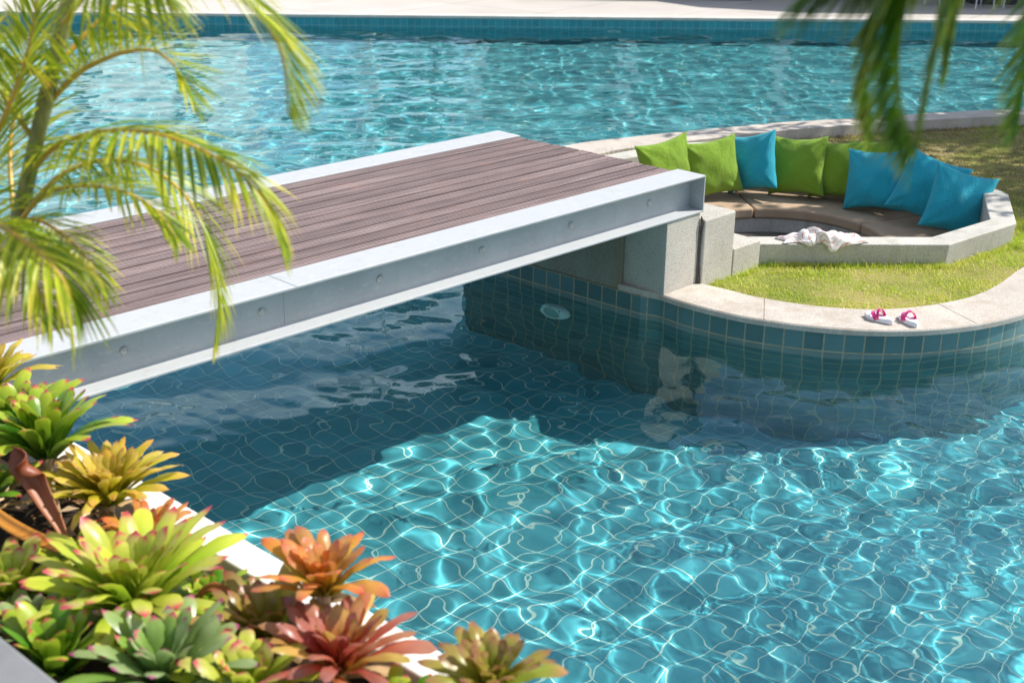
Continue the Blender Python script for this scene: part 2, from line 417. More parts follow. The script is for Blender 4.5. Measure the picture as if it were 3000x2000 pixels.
# splice weld across the near beam
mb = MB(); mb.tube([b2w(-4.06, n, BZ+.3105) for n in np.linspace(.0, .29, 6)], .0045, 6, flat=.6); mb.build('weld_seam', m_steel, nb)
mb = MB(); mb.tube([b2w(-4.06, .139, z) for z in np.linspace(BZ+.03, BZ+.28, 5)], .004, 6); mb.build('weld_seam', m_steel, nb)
for k in range(6):
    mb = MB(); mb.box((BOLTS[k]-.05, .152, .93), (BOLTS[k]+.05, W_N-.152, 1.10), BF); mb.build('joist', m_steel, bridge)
m_wood = M('weathered_hardwood'); w = m_wood
_o = w.n('TexCoord').outputs['UV']
g1 = w.noise(1.0, 7, .62, vec=_o, sc3=(.7, 42, 1), dist=.2); g2 = w.noise(1.0, 5, .6, vec=_o, sc3=(2.2, 90, 1))
rnd = w.n('NewGeometry').outputs['Random Per Island'] if False else None
_c = w.ramp(g1, [(.28, (.090, .062, .060)), (.42, (.22, .17, .165)), (.55, (.31, .25, .243)), (.70, (.46, .395, .38))])
_c = w.mix(_c, w.ramp(g2, [(.3, (.68, .66, .66)), (.6, (1.08, 1.06, 1.05))]), .9, 'MULTIPLY')
pat = w.ramp(w.noise(.8, 3, .6, vec=_o, sc3=(1, 4, 1)), [(.35, (.80, .74, .74)), (.7, (1.15, 1.12, 1.12))])
_c = w.mix(_c, pat, 1.0, 'MULTIPLY')
_ri = w.n('NewGeometry').outputs['Random Per Island']
w.col(w.mix(_c, w.ramp(_ri, [(0, (.84, .80, .81)), (.5, (1.08, 1.05, 1.04)), (1, (1.32, 1.28, 1.25))]), 1.0, 'MULTIPLY')).set(Roughness=.5); w.b.inputs['Specular IOR Level'].default_value = .5
w.bump(w.mix(g1, g2, .6), .8, .008)
mb = MB(); npl = 12; n0, n1 = .290, W_N-.290; pw = (n1-n0)/npl; gr = 5
for k in range(npl):
    a = n0 + k*pw + .0075; b = n0 + (k+1)*pw - .0075; ue = -.045 - .055*k/npl + random.uniform(-.012, .014) + .03*math.sin(k/npl*PI); us = UE-.35+random.uniform(-.03, .03)
    top = 1.168 + random.uniform(-.0015, .0015); prof = [(a, top-.034), (a, top-.0035), (a+.003, top)]
    gw = (b-a-.012)/gr
    for j in range(gr):
        x = a+.006+gw*j; prof += [(x+gw*.34, top), (x+gw*.42, top-.0045), (x+gw*.58, top-.0045), (x+gw*.70, top)]
    prof += [(b-.003, top), (b, top-.0035), (b, top-.034)]
    segs = sorted([us, ue] + ([random.uniform(-5, -1.5)] if k in (2, 5, 9) else []))
    for s0, s1 in zip(segs[:-1], segs[1:]):
        q = len(prof); o_ = random.uniform(0, 50); rw = random.uniform(0, 40)
        NS = 2; vs = []; uv = []
        for i in range(NS):
            u = s0 + (s1-.003-s0)*i/(NS-1)
            for (n_, z_) in prof: vs.append(b2w(u, n_, z_)); uv.append((u+o_, n_+rw))
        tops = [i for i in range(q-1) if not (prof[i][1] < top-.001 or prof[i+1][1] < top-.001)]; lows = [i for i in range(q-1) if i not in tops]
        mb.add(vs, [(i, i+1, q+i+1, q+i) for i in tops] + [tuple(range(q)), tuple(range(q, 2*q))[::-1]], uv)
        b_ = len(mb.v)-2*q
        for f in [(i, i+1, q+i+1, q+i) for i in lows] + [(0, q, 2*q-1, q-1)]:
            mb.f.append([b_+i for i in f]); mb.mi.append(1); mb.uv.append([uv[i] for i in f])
m_gap_shade = M('plank_gap_shade'); m_gap_shade.col(m_gap_shade.ramp(m_gap_shade.noise(3, 4, .7), [(.35, (.035, .025, .022)), (.6, (.075, .052, .045)), (.75, (.20, .085, .04))])).set(Roughness=.9)  # dark colour stands in for shade on plank sides, grooves and chamfers
deck = mb.build('deck', [m_wood, m_gap_shade], bridge)
m_gap_sheet = M('gap_sheet_shade'); m_gap_sheet.col((.035, .022, .015)).set(Roughness=.9)  # added dark sheet under the planks, makes the gaps look shaded
mb = MB(); mb.box((UE, n0+.01, 1.112), (-.10, n1-.01, 1.124), BF); mb.build('gap_shade_sheet', m_gap_sheet, bridge)
# screw heads near the plank ends
m_dark = M('dark_metal'); m_dark.col((.05, .045, .04)).set(Roughness=.6)
for k in range(npl):
    for f in (.25, .75):
        n_ = n0+(k+f)*pw; c = b2w(-.16+random.uniform(-.02, .02), n_, 1.1672)
        mb = MB(); mb.tube([c, c+Vector((0, 0, .0022))], .0050, 8); mb.build('screw', m_dark, deck)

# ---------------------------------------------------------------- abutment and steps
ab = empty('bridge_pier', b2w(-.2, 1.1, .2), 'pale exposed aggregate pier and steps carrying the island end of the footbridge', 'pier')
def cbox(name, u0, u1, a, b, z0, z1, m, par, bw=.012, seg=3):
    mb = MB(); mb.box((u0, a, z0), (u1, b, z1), BF); o = mb.build(name, m, par); bevel(o, bw, seg); return o
cbox('pier', -.445, -.018, .012, .50, .198, BZ-.002, m_conc, ab, .006)
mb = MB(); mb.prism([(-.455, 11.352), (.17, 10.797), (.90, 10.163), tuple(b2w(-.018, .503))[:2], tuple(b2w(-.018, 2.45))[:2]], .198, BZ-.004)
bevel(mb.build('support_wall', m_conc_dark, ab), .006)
mb = MB(); mb.prism([(.88, 10.168), (1.085, 10.0), (1.24, 9.90), (1.50, 10.24), tuple(b2w(-.1, .5))[:2]], .197, .2505)
bevel(mb.build('footing', m_coping, ab), .004)
cbox('step', .004, .440, -.028, 2.40, .10, .805, m_conc, ab, .02)
cbox('step', .443, .842, -.030, 2.38, .10, .463, m_conc, ab, .012)
mb = MB(); mb.tube([b2w(-.008, .004, .83)] + [b2w(-.007+random.uniform(-.005, .005), -.010-.012*math.sin(z*9), z) for z in (.78, .68, .55, .42, .33, .25)], .006, 7)
mb.tube([b2w(-.010, .001, .82)] + [b2w(-.012+random.uniform(-.004, .004), -.004, z) for z in (.74, .62, .5, .38, .25)], .004, 6)
tag(mb.build('cable', m_dark), 'black cable hanging down the joint between the pier and the step', 'cable')
# a little mortar smear on the coping is part of the coping material

# ---------------------------------------------------------------- planter wall at the camera side
m_white = M('white_masonry_paint'); m_white.col(m_white.ramp(m_white.noise(4, 4), [(.3, (.72, .68, .62)), (.7, (.80, .77, .72))])).set(Roughness=.7); m_white.bump(m_white.noise(80, 3), .2, .003)
PA, PB = np.array([-1.65, 5.27]), np.array([-.215, 3.98]); PD = (PB-PA)/np.linalg.norm(PB-PA); PN = np.array([PD[1], -PD[0]])   # PN points to the camera side
if PN @ PA > 0: PN = -PN
def pl(s, t): return PA + PD*s + PN*t
pw_ = MB()
poly = [pl(-4, 0), pl(5, 0), pl(5, .16), pl(-4, .16)]
pw_.prism([tuple(p) for p in poly][::-1], DEPTH-.02, .9)
o = pw_.build('planter_wall', m_white); bevel(o, .012, 3); tag(o, 'low white painted planter wall along the near edge of the pool', 'wall')
recv(o)
# ---------------------------------------------------------------- far side of the pool
def far_y(x): return 27.30 + .024*x
m_deck = M('pale_paving')
_o = m_deck.n('TexCoord').outputs['Object']
_c = m_deck.ramp(m_deck.noise(.7, 5, .6, vec=_o), [(.3, (.45, .415, .38)), (.7, (.52, .49, .455))])
_br = m_deck.n('TexBrick'); _br.offset = .0; _br.inputs['Scale'].default_value = 1; _br.inputs['Brick Width'].default_value = 2.4; _br.inputs['Row Height'].default_value = 3.2
_br.inputs['Mortar Size'].default_value = .012; _br.inputs['Color1'].default_value = (1, 1, 1, 1); _br.inputs['Color2'].default_value = (.94, .94, .94, 1); _br.inputs['Mortar'].default_value = (.45, .43, .4, 1)
_mp = m_deck.n('Mapping'); _mp.inputs['Rotation'].default_value = (0, 0, math.radians(38)); m_deck.l(_o, _mp.inputs[0]); m_deck.l(_mp.outputs[0], _br.inputs['Vector'])
m_deck.col(m_deck.mix(_c, _br.outputs['Color'], 1.0, 'MULTIPLY')).set(Roughness=.8); m_deck.bump(m_deck.noise(40, 4), .2, .005)
xs = np.linspace(-45, 45, 2)
mb = MB(); mb.add([(-45, far_y(-45)+.30, .248), (45, far_y(45)+.30, .248), (60, 120, .248), (-60, 120, .248)], [(0, 1, 2, 3)])
tag(mb.build('pool_deck', m_deck), kind='structure')
fw = empty('far_pool_wall', (0, far_y(0), 0), 'blue tiled far wall of the pool under a straight pale coping', 'pool wall')
fl = [(x, far_y(x)+.02) for x in (-20, 20)]
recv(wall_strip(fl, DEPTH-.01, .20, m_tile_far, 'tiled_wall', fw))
m_cop2 = concrete('pale_coping', (.56, .53, .49), speck=120, dark=.85)
mb = MB(); a = [(-20, far_y(-20)), (20, far_y(20)), (20, far_y(20)+.32), (-20, far_y(-20)+.32)]
mb.prism(a, .205, .262); bevel(mb.build('coping', m_cop2, fw), .01, 2)
# side walls of the basin, outside the picture, so the pool is closed
for nm, pts in (('pool_side_wall', [(-16.9, 27.2), (-16.9, -1)]), ('pool_side_wall', [(17.9, -1), (17.9, 27.9)])):
    wl_ = wall_strip(pts, DEPTH-.01, .24, m_tile_wall, nm); tag(wl_, 'tiled side wall of the pool, %s' % ('left side' if pts[0][0] < 0 else 'right side'), 'pool wall')
    recv(wl_)
mb = MB(); mb.box((-45, -20, .2), (-16.95, 27.2, .25)); tag(mb.build('side_terrace', m_deck), kind='structure')
mb = MB(); mb.box((17.95, -20, .2), (45, 27.6, .25)); tag(mb.build('side_terrace', m_deck), kind='structure')

# ---------------------------------------------------------------- buildings beyond the deck (mostly above the picture, seen in the water)
m_wall = M('pale_render'); m_wall.col(m_wall.ramp(m_wall.noise(.8, 4), [(.3, (.80, .78, .75)), (.7, (.86, .85, .83))])).set(Roughness=.8)
m_glass = M('dark_glazing'); m_glass.col((.03, .04, .045)).set(Roughness=.06)
m_brown = M('brown_cladding'); m_brown.col(m_brown.ramp(m_brown.noise(2, 4, sc3=(1, 1, .1)), [(.3, (.10, .065, .05)), (.7, (.19, .13, .10))])).set(Roughness=.7)
m_grey = M('grey_render'); m_grey.col(m_grey.ramp(m_grey.noise(1, 4), [(.3, (.34, .34, .34)), (.7, (.44, .44, .43))])).set(Roughness=.8)
hb = empty('white_building', (-12.5, 37, .25), 'tall white rendered building beyond the deck, showing as pale stripes in the water', 'building')
HB = [(-18.5, 29.5), (-8.4, 41), (-13, 45.5), (-24, 34)]
mb = MB(); mb.prism(HB, .25, 8.0); mb.build('wall', m_wall, hb)
mb = MB(); mb.prism([(-18.6, 28.9), (-7.8, 41.1), (-13, 46.2), (-24.6, 34)], 8.0, 8.3); mb.build('roof', m_wall, hb)
_d = (Vector((-8.4, 41, 0))-Vector((-18.5, 29.5, 0))); _L = _d.length; _d.normalize(); _n = Vector((_d.y, -_d.x, 0))
HF = Matrix(((_d.x, _n.x, 0, -18.5), (_d.y, _n.y, 0, 29.5), (0, 0, 1, 0), (0, 0, 0, 1)))
for zz in (1.0, 4.7):
    for k in range(4):
        u = 1.3+k*3.7
        mb = MB(); mb.box((u, .002, zz), (u+1.2, .05, zz+1.7), HF); wn = mb.build('window', m_wall, hb)
        mb = MB(); mb.box((u+.08, .052, zz+.08), (u+1.12, .07, zz+1.62), HF); mb.build('pane', m_glass, wn)
pv = empty('poolside_pavilion', (5, 33, .25), 'flat roofed pavilion with pale columns and a shaded terrace behind the pool', 'pavilion')
mb = MB(); mb.add([(-1.5,30.95,3.3),(6.0,30.95,3.3),(6.9,29.9,3.3),(9.0,29.15,3.3),(22,29.15,3.3),(22,39,3.3),(-1.5,39,3.3)] + [(-1.5,30.95,3.65),(6.0,30.95,3.65),(6.9,29.9,3.65),(9.0,29.15,3.65),(22,29.15,3.65),(22,39,3.65),(-1.5,39,3.65)],
    [tuple(range(7))[::-1], tuple(range(7, 14))] + [(i, (i+1) % 7, 7+(i+1) % 7, 7+i) for i in range(7)]); mb.build('roof', m_wall, pv)
mb = MB(); mb.box((-1.2, 35.2, .25), (21.8, 35.5, 3.3)); mb.build('back_wall', m_brown, pv)
for xx in (-1.1, 2.6, 6.3, 10.0, 13.7, 17.4):
    mb = MB(); mb.box((xx, 31.6, .25), (xx+.35, 31.95, 3.3)); mb.build('column', m_wall, pv)
for xx in (.6, 4.3, 8.0, 11.7):
    mb = MB(); mb.box((xx, 35.12, .5), (xx+2.4, 35.198, 2.8)); mb.build('glass_door', m_glass, pv)
mb = MB(); mb.box((-.8, 36, 3.65), (21, 44, 8.2)); mb.build('upper_wall', m_grey, pv)
for xx in (1.0, 5.5, 10.0, 14.5):
    mb = MB(); mb.box((xx, 35.9, 4.6), (xx+2.6, 35.998, 7.2)); mb.build('window', m_wall, pv)
    mb = MB(); mb.box((xx+.1, 35.86, 4.7), (xx+2.5, 35.898, 7.1)); mb.build('pane', m_glass, pv)
mb = MB(); mb.box((-3.95, 33.0, .25), (-3.6, 33.35, 9.5)); mb.box((-4.1, 32.9, 9.5), (-3.45, 33.45, 9.8))
bevel(tag(mb.build('white_pillar', m_wall), 'slim tall white pillar mirrored as a wavering stripe in the pool', 'pillar'), .02)

# dining chairs on the terrace: only legs reach into the picture
m_chair = M('brushed_aluminium'); m_chair.col((.62, .63, .64)).set(Roughness=.35, Metallic=.6)
m_rattan = M('dark_rattan'); m_rattan.col(m_rattan.ramp(m_rattan.noise(60, 2), [(.4, (.02, .02, .022)), (.6, (.06, .06, .062))])).set(Roughness=.7)
def chair(x, y, rz, lab):
    e = empty('terrace_chair', (0, 0, 0), lab, 'chair', 'chairs on the far terrace')
    for sx in (-.22, .22):
        for sy in (-.22, .22):
            mb = MB(); mb.tube([(sx*1.08, sy*1.08, 0), (sx, sy, .44)], .016, 8); mb.build('leg', m_chair, e)
    mb = MB(); mb.box((-.26, -.25, .42), (.26, .25, .47)); bevel(mb.build('seat', m_rattan, e), .015)
    mb = MB(); mb.box((-.26, .22, .47), (.26, .27, .86)); bevel(mb.build('backrest', m_rattan, e), .02)
    e.location = (x, y, .25); e.rotation_euler.z = rz
chair(10.47, 29.86, .3, 'aluminium legged chair at the upper right edge, the first with its feet in view')
chair(11.3, 29.95, -.25, 'aluminium legged chair standing nearest the right edge of the terrace')
chair(9.72, 30.25, .5, 'aluminium legged chair set back left of the other chairs on the terrace')
mb = MB(); mb.box((-.45, -.45, 0), (.45, .45, .06)); mb.tube([(0, 0, .06), (0, 0, .7)], .05, 12); mb.box((-.55, -.55, .70), (.55, .55, .74))
tb = empty('terrace_table', (10.95, 30.75, .25), 'dark square table behind the chairs on the shaded terrace', 'table')
mb = MB(); mb.prism([(10.55, 30.5), (11.6, 30.5), (11.6, 31.3), (10.55, 31.3)], .251, .40); bevel(mb.build('base', m_rattan, tb), .02)
mb = MB(); mb.prism([(10.4, 30.35), (11.75, 30.35), (11.75, 31.45), (10.4, 31.45)], .95, .99); bevel(mb.build('table_top', m_grey, tb), .01)
mb = MB(); mb.tube([(11.07, 30.9, .40), (11.07, 30.9, .95)], .06, 12); mb.build('pedestal', m_chair, tb)
# low dark planters under the pavilion edge
for xx, w_, lab in ((.2, 3.3, 'long dark planter box at the shaded terrace edge'), (4.3, 1.2, 'short dark planter box beside the long one')):
    e = empty('planter_box', (xx, 31.1, .25), lab, 'planter')
    mb = MB(); mb.box((xx, 30.75, .25), (xx+w_, 31.25, .75)); bevel(mb.build('box', m_rattan, e), .02)
    mb = MB(); mb.box((xx+.04, 30.79, .70), (xx+w_-.04, 31.21, .752)); mb.build('soil', m_brown, e)

# ---------------------------------------------------------------- underwater lights
m_lamp = M('pale_plastic'); m_lamp.col((.80, .86, .84)).set(Roughness=.35)
m_lens = M('ribbed_lens'); m_lens.col(m_lens.mix((.16, .30, .30), (.45, .62, .60), m_lens.noise(90, 1))).set(Roughness=.2); m_lens.bump(m_lens.noise(70, 2), .8, .004)
def pool_light(c, nrm, lab):
    c = Vector(c); nrm = Vector(nrm).normalized(); t = Vector((-nrm.y, nrm.x, 0)); up = Vector((0, 0, 1))
    e = empty('pool_light', c, lab, 'pool light', 'underwater lights')
    mb = MB(); prof = [(.150, 0), (.153, .02), (.146, .05), (.125, .075), (.100, .085), (.096, .080), (.092, .070)]
    n = 40; vs = []; fs = []
    for r, d in prof:
        for k in range(n):
            a = 2*PI*k/n; vs.append(c + t*math.cos(a)*r + up*math.sin(a)*r + nrm*d)
    for j in range(len(prof)-1):
        for k in range(n): fs.append((j*n+k, j*n+(k+1) % n, (j+1)*n+(k+1) % n, (j+1)*n+k))
    mb.add(vs, fs); recv(mb.build('housing', m_lamp, e, smooth=True))
    mb = MB(); vs = [c+nrm*.092]; fs = []
    for j, (r, d) in enumerate(((.03, .090), (.06, .084), (.093, .070))):
        for k in range(n):
            a = 2*PI*k/n; vs.append(c + t*math.cos(a)*r + up*math.sin(a)*r + nrm*d)
    for k in range(n): fs.append((0, 1+k, 1+(k+1) % n))
    for j in range(2):
        for k in range(n): fs.append((1+j*n+k, 1+(j+1)*n+k, 1+(j+1)*n+(k+1) % n, 1+j*n+(k+1) % n))
    mb.add(vs, fs); recv(mb.build('lens', m_lens, e, smooth=True))
    for ang in (45, 100, 160, 225, 300):
        a = math.radians(ang); q = c + t*math.cos(a)*.125 + up*math.sin(a)*.125 + nrm*.074
        mb = MB(); mb.tube([q, q+nrm*.008], .009, 8); mb.build('screw', m_dark, e)
wd = Vector((1.06-.163, 10.012-10.79, 0)).normalized(); wn_ = Vector((wd.y, -wd.x, 0))
if wn_.y > 0: wn_ = -wn_
lp = Vector((.163, 10.79, 0)) + wd*.30
pool_light((lp.x, lp.y, -.42), wn_, 'round white underwater lamp on the tiled wall beneath the footbridge')
pool_light((2.05, far_y(2.05)+.02, -.20), (0, -1, 0), 'small pale round lamp on the far pool wall just under the waterline')

# ---------------------------------------------------------------- seating pit
pit = empty('sunken_seating', (2.8, 12.78, -.4), 'sunken round seating pit with an angular pale concrete parapet', 'seating pit')
PZ = .42; PF = -.36; SEAT = -.08
def ring_wall(name, outer, inner, z0, z1, m, par, taper=0.0, lip=0.0):
    n = len(outer); mb = MB(); vs = []
    for (ox, oy), (ix, iy) in zip(outer, inner):
        d = np.array([ox-ix, oy-iy]); d /= np.linalg.norm(d)
        vs += [(ox-d[0]*taper, oy-d[1]*taper, z0), (ox, oy, z1), (ix, iy, z1), (ix+d[0]*lip, iy+d[1]*lip, PF)]
    fs = []
    for k in range(n-1):
        for j in range(4): fs.append((k*4+j, (k+1)*4+j, (k+1)*4+(j+1) % 4, k*4+(j+1) % 4))
    fs += [(0, 1, 2, 3), tuple((n-1)*4+j for j in (3, 2, 1, 0))]
    mb.add(vs, fs); o = mb.build(name, m, par); bevel(o, .012, 3, 25); return o
ring_wall('parapet', pit_outer, pit_inner, .12, PZ, m_pit, pit, taper=.035)
m_pitfloor = M('dark_floor_concrete'); m_pitfloor.col(m_pitfloor.ramp(m_pitfloor.noise(6, 4), [(.3, (.045, .04, .036)), (.7, (.10, .09, .08))])).set(Roughness=.35)  # mottled dark colour over the whole pit floor
mb = MB(); mb.prism([(1.2, 10.98), (3.9, 10.98), (4.75, 11.65), (5.0, 12.6), (4.8, 13.9), (4, 14.8), (2.9, 15.1), (1.7, 14.9), (.6, 14.1), (.5, 12.2)], PF-.05, PF)
mb.build('pit_floor', m_pitfloor, pit)
# curved concrete bench under the cushions
A0, A1 = math.radians(-28), math.radians(196)
def arc(r, a, squash=1.0): return (PC[0]+.04+r*math.cos(a), PC[1]+r*math.sin(a))
def inner_at(a):
    # distance from PC to the inner parapet along angle a
    d = np.array([math.cos(a), math.sin(a)]); best = 1.95
    P_ = pit_inner + [(1.0, 12.8), (1.3, 11.5)]
    for i in range(len(P_)-1):
        p, q = np.array(P_[i]), np.array(P_[i+1]); e = q-p
        det = d[0]*(-e[1]) + e[0]*d[1]
        if abs(det) < 1e-9: continue
        w_ = p-PC; t = (w_[0]*(-e[1]) + e[0]*w_[1])/det; s_ = (d[0]*w_[1]-d[1]*w_[0])/det
        if t > 0 and -.001 <= s_ <= 1.001: best = t
    return best
RI = 1.02
def bench_block(name, a0, a1, r0, z0, z1, m, par, gap=.004, back=.01):
    n = max(8, int(abs(a1-a0)*14)); aa = np.linspace(a0, a1, n)
    ins = [(PC[0]+r0*math.cos(a), PC[1]+r0*math.sin(a)) for a in aa]
    ous = [(PC[0]+(inner_at(a)-back)*math.cos(a), PC[1]+(inner_at(a)-back)*math.sin(a)) for a in aa]
    mb = MB(); mb.prism(ins + ous[::-1], z0, z1); return mb.build(name, m, par)
bench_block('bench', A0, A1, RI+.03, PF, SEAT-.125, m_pit, pit)
m_cush = M('taupe_canvas'); m_cush.col(m_cush.mix(m_cush.ramp(m_cush.noise(3, 4), [(.3, (.36, .255, .165)), (.7, (.45, .33, .22))]), (.5, .5, .5), m_cush.noise(420, 2), 'OVERLAY')).set(Roughness=.9); m_cush.bump(m_cush.noise(500, 2), .3, .002)
JA = [A0, math.radians(-2), math.radians(37), math.radians(94), math.radians(150), A1]
JA = [A0, math.radians(27), math.radians(97), math.radians(150), A1]
labs = ['taupe seat cushion at the right end of the bench, partly in the sun', 'long curved taupe seat cushion in the middle of the bench', 'taupe seat cushion on the left beside the steps', 'taupe seat cushion behind the footbridge end']
for k in range(4):
    o = bench_block('seat_cushion', JA[k]+.006, JA[k+1]-.006, RI, SEAT-.12, SEAT, m_cush, None, back=.02)
    bevel(o, .028, 4, 40); tag(o, labs[k], 'cushion', 'curved seat cushions in the pit')
# short steel post in the pit
mb = MB(); mb.tube([(2.72, 12.30, PF), (2.72, 12.30, .02), (2.72, 12.30, .035)], [.034, .034, .030], 20)
m_chrome = M('polished_steel'); m_chrome.col((.6, .58, .55)).set(Metallic=1.0, Roughness=.18)
tag(mb.build('steel_post', m_chrome, smooth=False), 'short polished steel post standing in the middle of the pit', 'post'); bevel(bpy.data.objects['steel_post'], .004)

# ---------------------------------------------------------------- scatter pillows
def fabric(name, c):
    m = M(name); m.col(m.ramp(m.noise(5, 3), [(.3, tuple(x*.88 for x in c)), (.7, c)])).set(Roughness=.85)
    m.b.inputs['Sheen Weight'].default_value = .15
    _h = m.mix(m.noise(9, 5, .65, sc3=(1, 1, .5), dist=.6), m.noise(420, 1), .15)
    m.bump(_h, .9, .05); return m
m_lime = fabric('lime_fabric', (.23, .40, .010)); m_turq = fabric('turquoise_fabric', (.006, .44, .56))
def pillow(q, m, lab, grp, seed, thick=.105):
    x, y, z, yaw, lean, roll, s = q
    yaw, lean, roll = map(math.radians, (yaw, lean, roll))
    f = Vector((math.sin(yaw), -math.cos(yaw), 0)); r = Vector((math.cos(yaw), math.sin(yaw), 0))
    up = Vector((0, 0, 1))*math.cos(lean) - f*math.sin(lean); fo = r.cross(up)
    ra = r*math.cos(roll)+up*math.sin(roll); ua = -r*math.sin(roll)+up*math.cos(roll)
    R_ = random.Random(seed); N = 30; ph = [R_.uniform(0, 6.28) for _ in range(12)]
    mb = MB(); vs = []; idx = {}
    for side in (1, -1):
        for i in range(N+1):
            for j in range(N+1):
                u = -1+2*i/N; v = -1+2*j/N
                edge = (i in (0, N) or j in (0, N))
                if side == -1 and edge: idx[(side, i, j)] = idx[(1, i, j)]; continue
                pin = .115
                X = u*(1-pin*(1-v*v)) ; Y = v*(1-pin*(1-u*u))
                Y -= .03*(1-u*u)*(1+v)*.5; 
                T = thick*2.1*((1-u*u)*(1-v*v))**.42*(1-.12*v)
                ec = (abs(u)**3+abs(v)**3)
                wr = .014*math.sin(9*u+ph[0]+3*v)*abs(v)**2*(1-u*u)**.5 + .009*math.sin(10*v+ph[1]-2*u)*abs(u)**2*(1-v*v)**.5
                wr += .012*math.sin(4*(u+v)+ph[2])*(1-u*u)*(1-v*v) + .008*math.sin(7*u-5*v+ph[3])*(1-u*u)*(1-v*v)
                # puckers fanning out of the corners
                for cx_, cy_ in ((1, 1), (-1, 1), (1, -1), (-1, -1)):
                    dx, dy = u-cx_, v-cy_; dd = math.hypot(dx, dy)+1e-6; an = math.atan2(dy*cy_, dx*cx_)
                    wr += .017*math.sin(an*10+ph[4]+cx_+2*cy_)*math.exp(-(dd/.65)**2)*min(1, dd*3)
                if edge: wr *= 0
                d = side*(T+wr if not edge else 0)
                hx = s/2*1.04
                # the cover sags forward a little at the bottom
                sag = .02*(1-v)*.5
                p = Vector((x, y, z)) + ra*(X*hx) + ua*(Y*hx) + fo*(d*.62+sag*.5 + (.012*math.sin(5*(u if abs(v) == 1 else v)+ph[5]) if edge else 0))
                idx[(side, i, j)] = len(vs); vs.append(p)
    fs = []
    for side in (1, -1):
        for i in range(N):
            for j in range(N):
                q4 = [idx[(side, i, j)], idx[(side, i+1, j)], idx[(side, i+1, j+1)], idx[(side, i, j+1)]]
                if side < 0: q4 = q4[::-1]
                fs.append(tuple(q4))
    mb.add(vs, fs); o = mb.build('pillow', m, smooth=True)
    sub = o.modifiers.new('sub', 'SUBSURF'); sub.levels = 1; sub.render_levels = 1
    tag(o, lab, 'pillow', grp); return o
GP = 'square scatter pillows leaning round the seating pit'
pillow((1.70, 14.06, .30, 22, 12, 10, .66), m_lime, 'lime green pillow, leftmost of the row, half hidden by the bridge', GP, 1)
pillow((2.23, 14.18, .285, 12, 15, 8, .65), m_lime, 'lime green pillow second from the left, beside the first blue one', GP, 2)
pillow((2.70, 14.33, .315, -46, 11, 16, .66), m_turq, 'blue pillow standing between lime green pillows', GP, 3)
pillow((3.226, 14.305, .285, -36, 15, 7, .67), m_lime, 'lime green pillow directly right of the lone blue pillow', GP, 4)
pillow((3.66, 14.20, .275, -36, 16, 7, .66), m_lime, 'lime green pillow tucked behind the next blue pillow', GP, 5)
pillow((4.05, 14.02, .34, -40, 11, 14, .65), m_lime, 'lime green pillow at the back with only its top corner showing', GP, 6)
pillow((3.942, 13.70, .285, -40, 16, 8, .67), m_turq, 'blue pillow in front of the last green ones, behind the palm tips', GP, 7)
pillow((4.37, 13.20, .33, -18, 12, -17, .68), m_turq, 'blue pillow second from the right, tilted behind the front one', GP, 8)
pillow((4.53, 12.70, .31, 4, 13, -16, .67), m_turq, 'large blue pillow, rightmost and nearest, against the parapet', GP, 9)

# ---------------------------------------------------------------- towel on the parapet
m_towel = M('striped_towel'); uv = m_towel.n('TexCoord').outputs['UV']
sx_ = m_towel.n('SeparateXYZ'); m_towel.l(uv, sx_.inputs[0])
def stripes(coord, per, w_):
    fr = m_towel.math('FRACT', m_towel.math('MULTIPLY', coord, per)); return m_towel.math('LESS_THAN', fr, w_)
st = m_towel.math('MAXIMUM', stripes(sx_.outputs[0], 9, .13), m_towel.math('MULTIPLY', stripes(sx_.outputs[1], 4.5, .10), .8))
m_towel.col(m_towel.mix((.80, .77, .76), (.62, .27, .20), st)).set(Roughness=.95); m_towel.bump(m_towel.noise(200, 3), .4, .004)
NXT, NYT = 110, 56; r_ = random.Random(4)
fold = [(r_.uniform(3, 11), r_.uniform(-7, 7), r_.uniform(0, 6.28)) for _ in range(9)]
mb = MB(); vs = []; uvs = []
for i in range(NXT+1):
    for j in range(NYT+1):
        a = i/NXT; b = j/NYT
        env = (math.sin(PI*a)**.45)*(math.sin(PI*b)**.5)
        ridge = sum(abs(math.sin(p*a*1.5+q*b+f)) * w_ for (p, q, f), w_ in zip(fold, (.22, .2, .18, .15, .12, .1, .1, .08, .07)))
        hgt = .004 + env*(.018+.105*max(0, ridge-.30)*1.4*(.55+.6*math.exp(-((a-.5)/.28)**2)))
        x = -.37+.74*a + .035*math.sin(5*b+2*a*3); 
        wid = .13*(.55+.45*math.sin(PI*min(1, max(0, a*1.02)))**.4)*(1+.25*math.sin(9*a+1)+.2*math.sin(21*a+2))
        y = (b-.5)*2*wid*.75 + .03*math.sin(7*a+.5) + .02*math.sin(17*a+3*b)
        vs.append((x, y, hgt)); uvs.append((a*1.6+.32*math.sin(3.1*b+4*a), b*1.1+.3*math.sin(5*a)))
fs = [(i*(NYT+1)+j, (i+1)*(NYT+1)+j, (i+1)*(NYT+1)+j+1, i*(NYT+1)+j+1) for i in range(NXT) for j in range(NYT)]
# the cloth lies on the parapet top; its front corner hangs over the edge
tw_o = Vector((2.735, 10.875, PZ+.002)); tv = []
for (x, y, z) in vs:
    Y = y; Z = z
    if y < -.085: Z = z-.8*(-.085-y) ; Y = -.085-.4*(-.085-y)
    tv.append((tw_o.x+x*1.0, tw_o.y+Y+.0+.015*x, tw_o.z+Z))
mb.add(tv, fs, uvs); o = mb.build('towel', m_towel, smooth=True)
sd_ = o.modifiers.new('solid', 'SOLIDIFY'); sd_.thickness = .005; sd_.offset = 1
tag(o, 'crumpled white towel with thin orange stripes on the low parapet', 'towel')

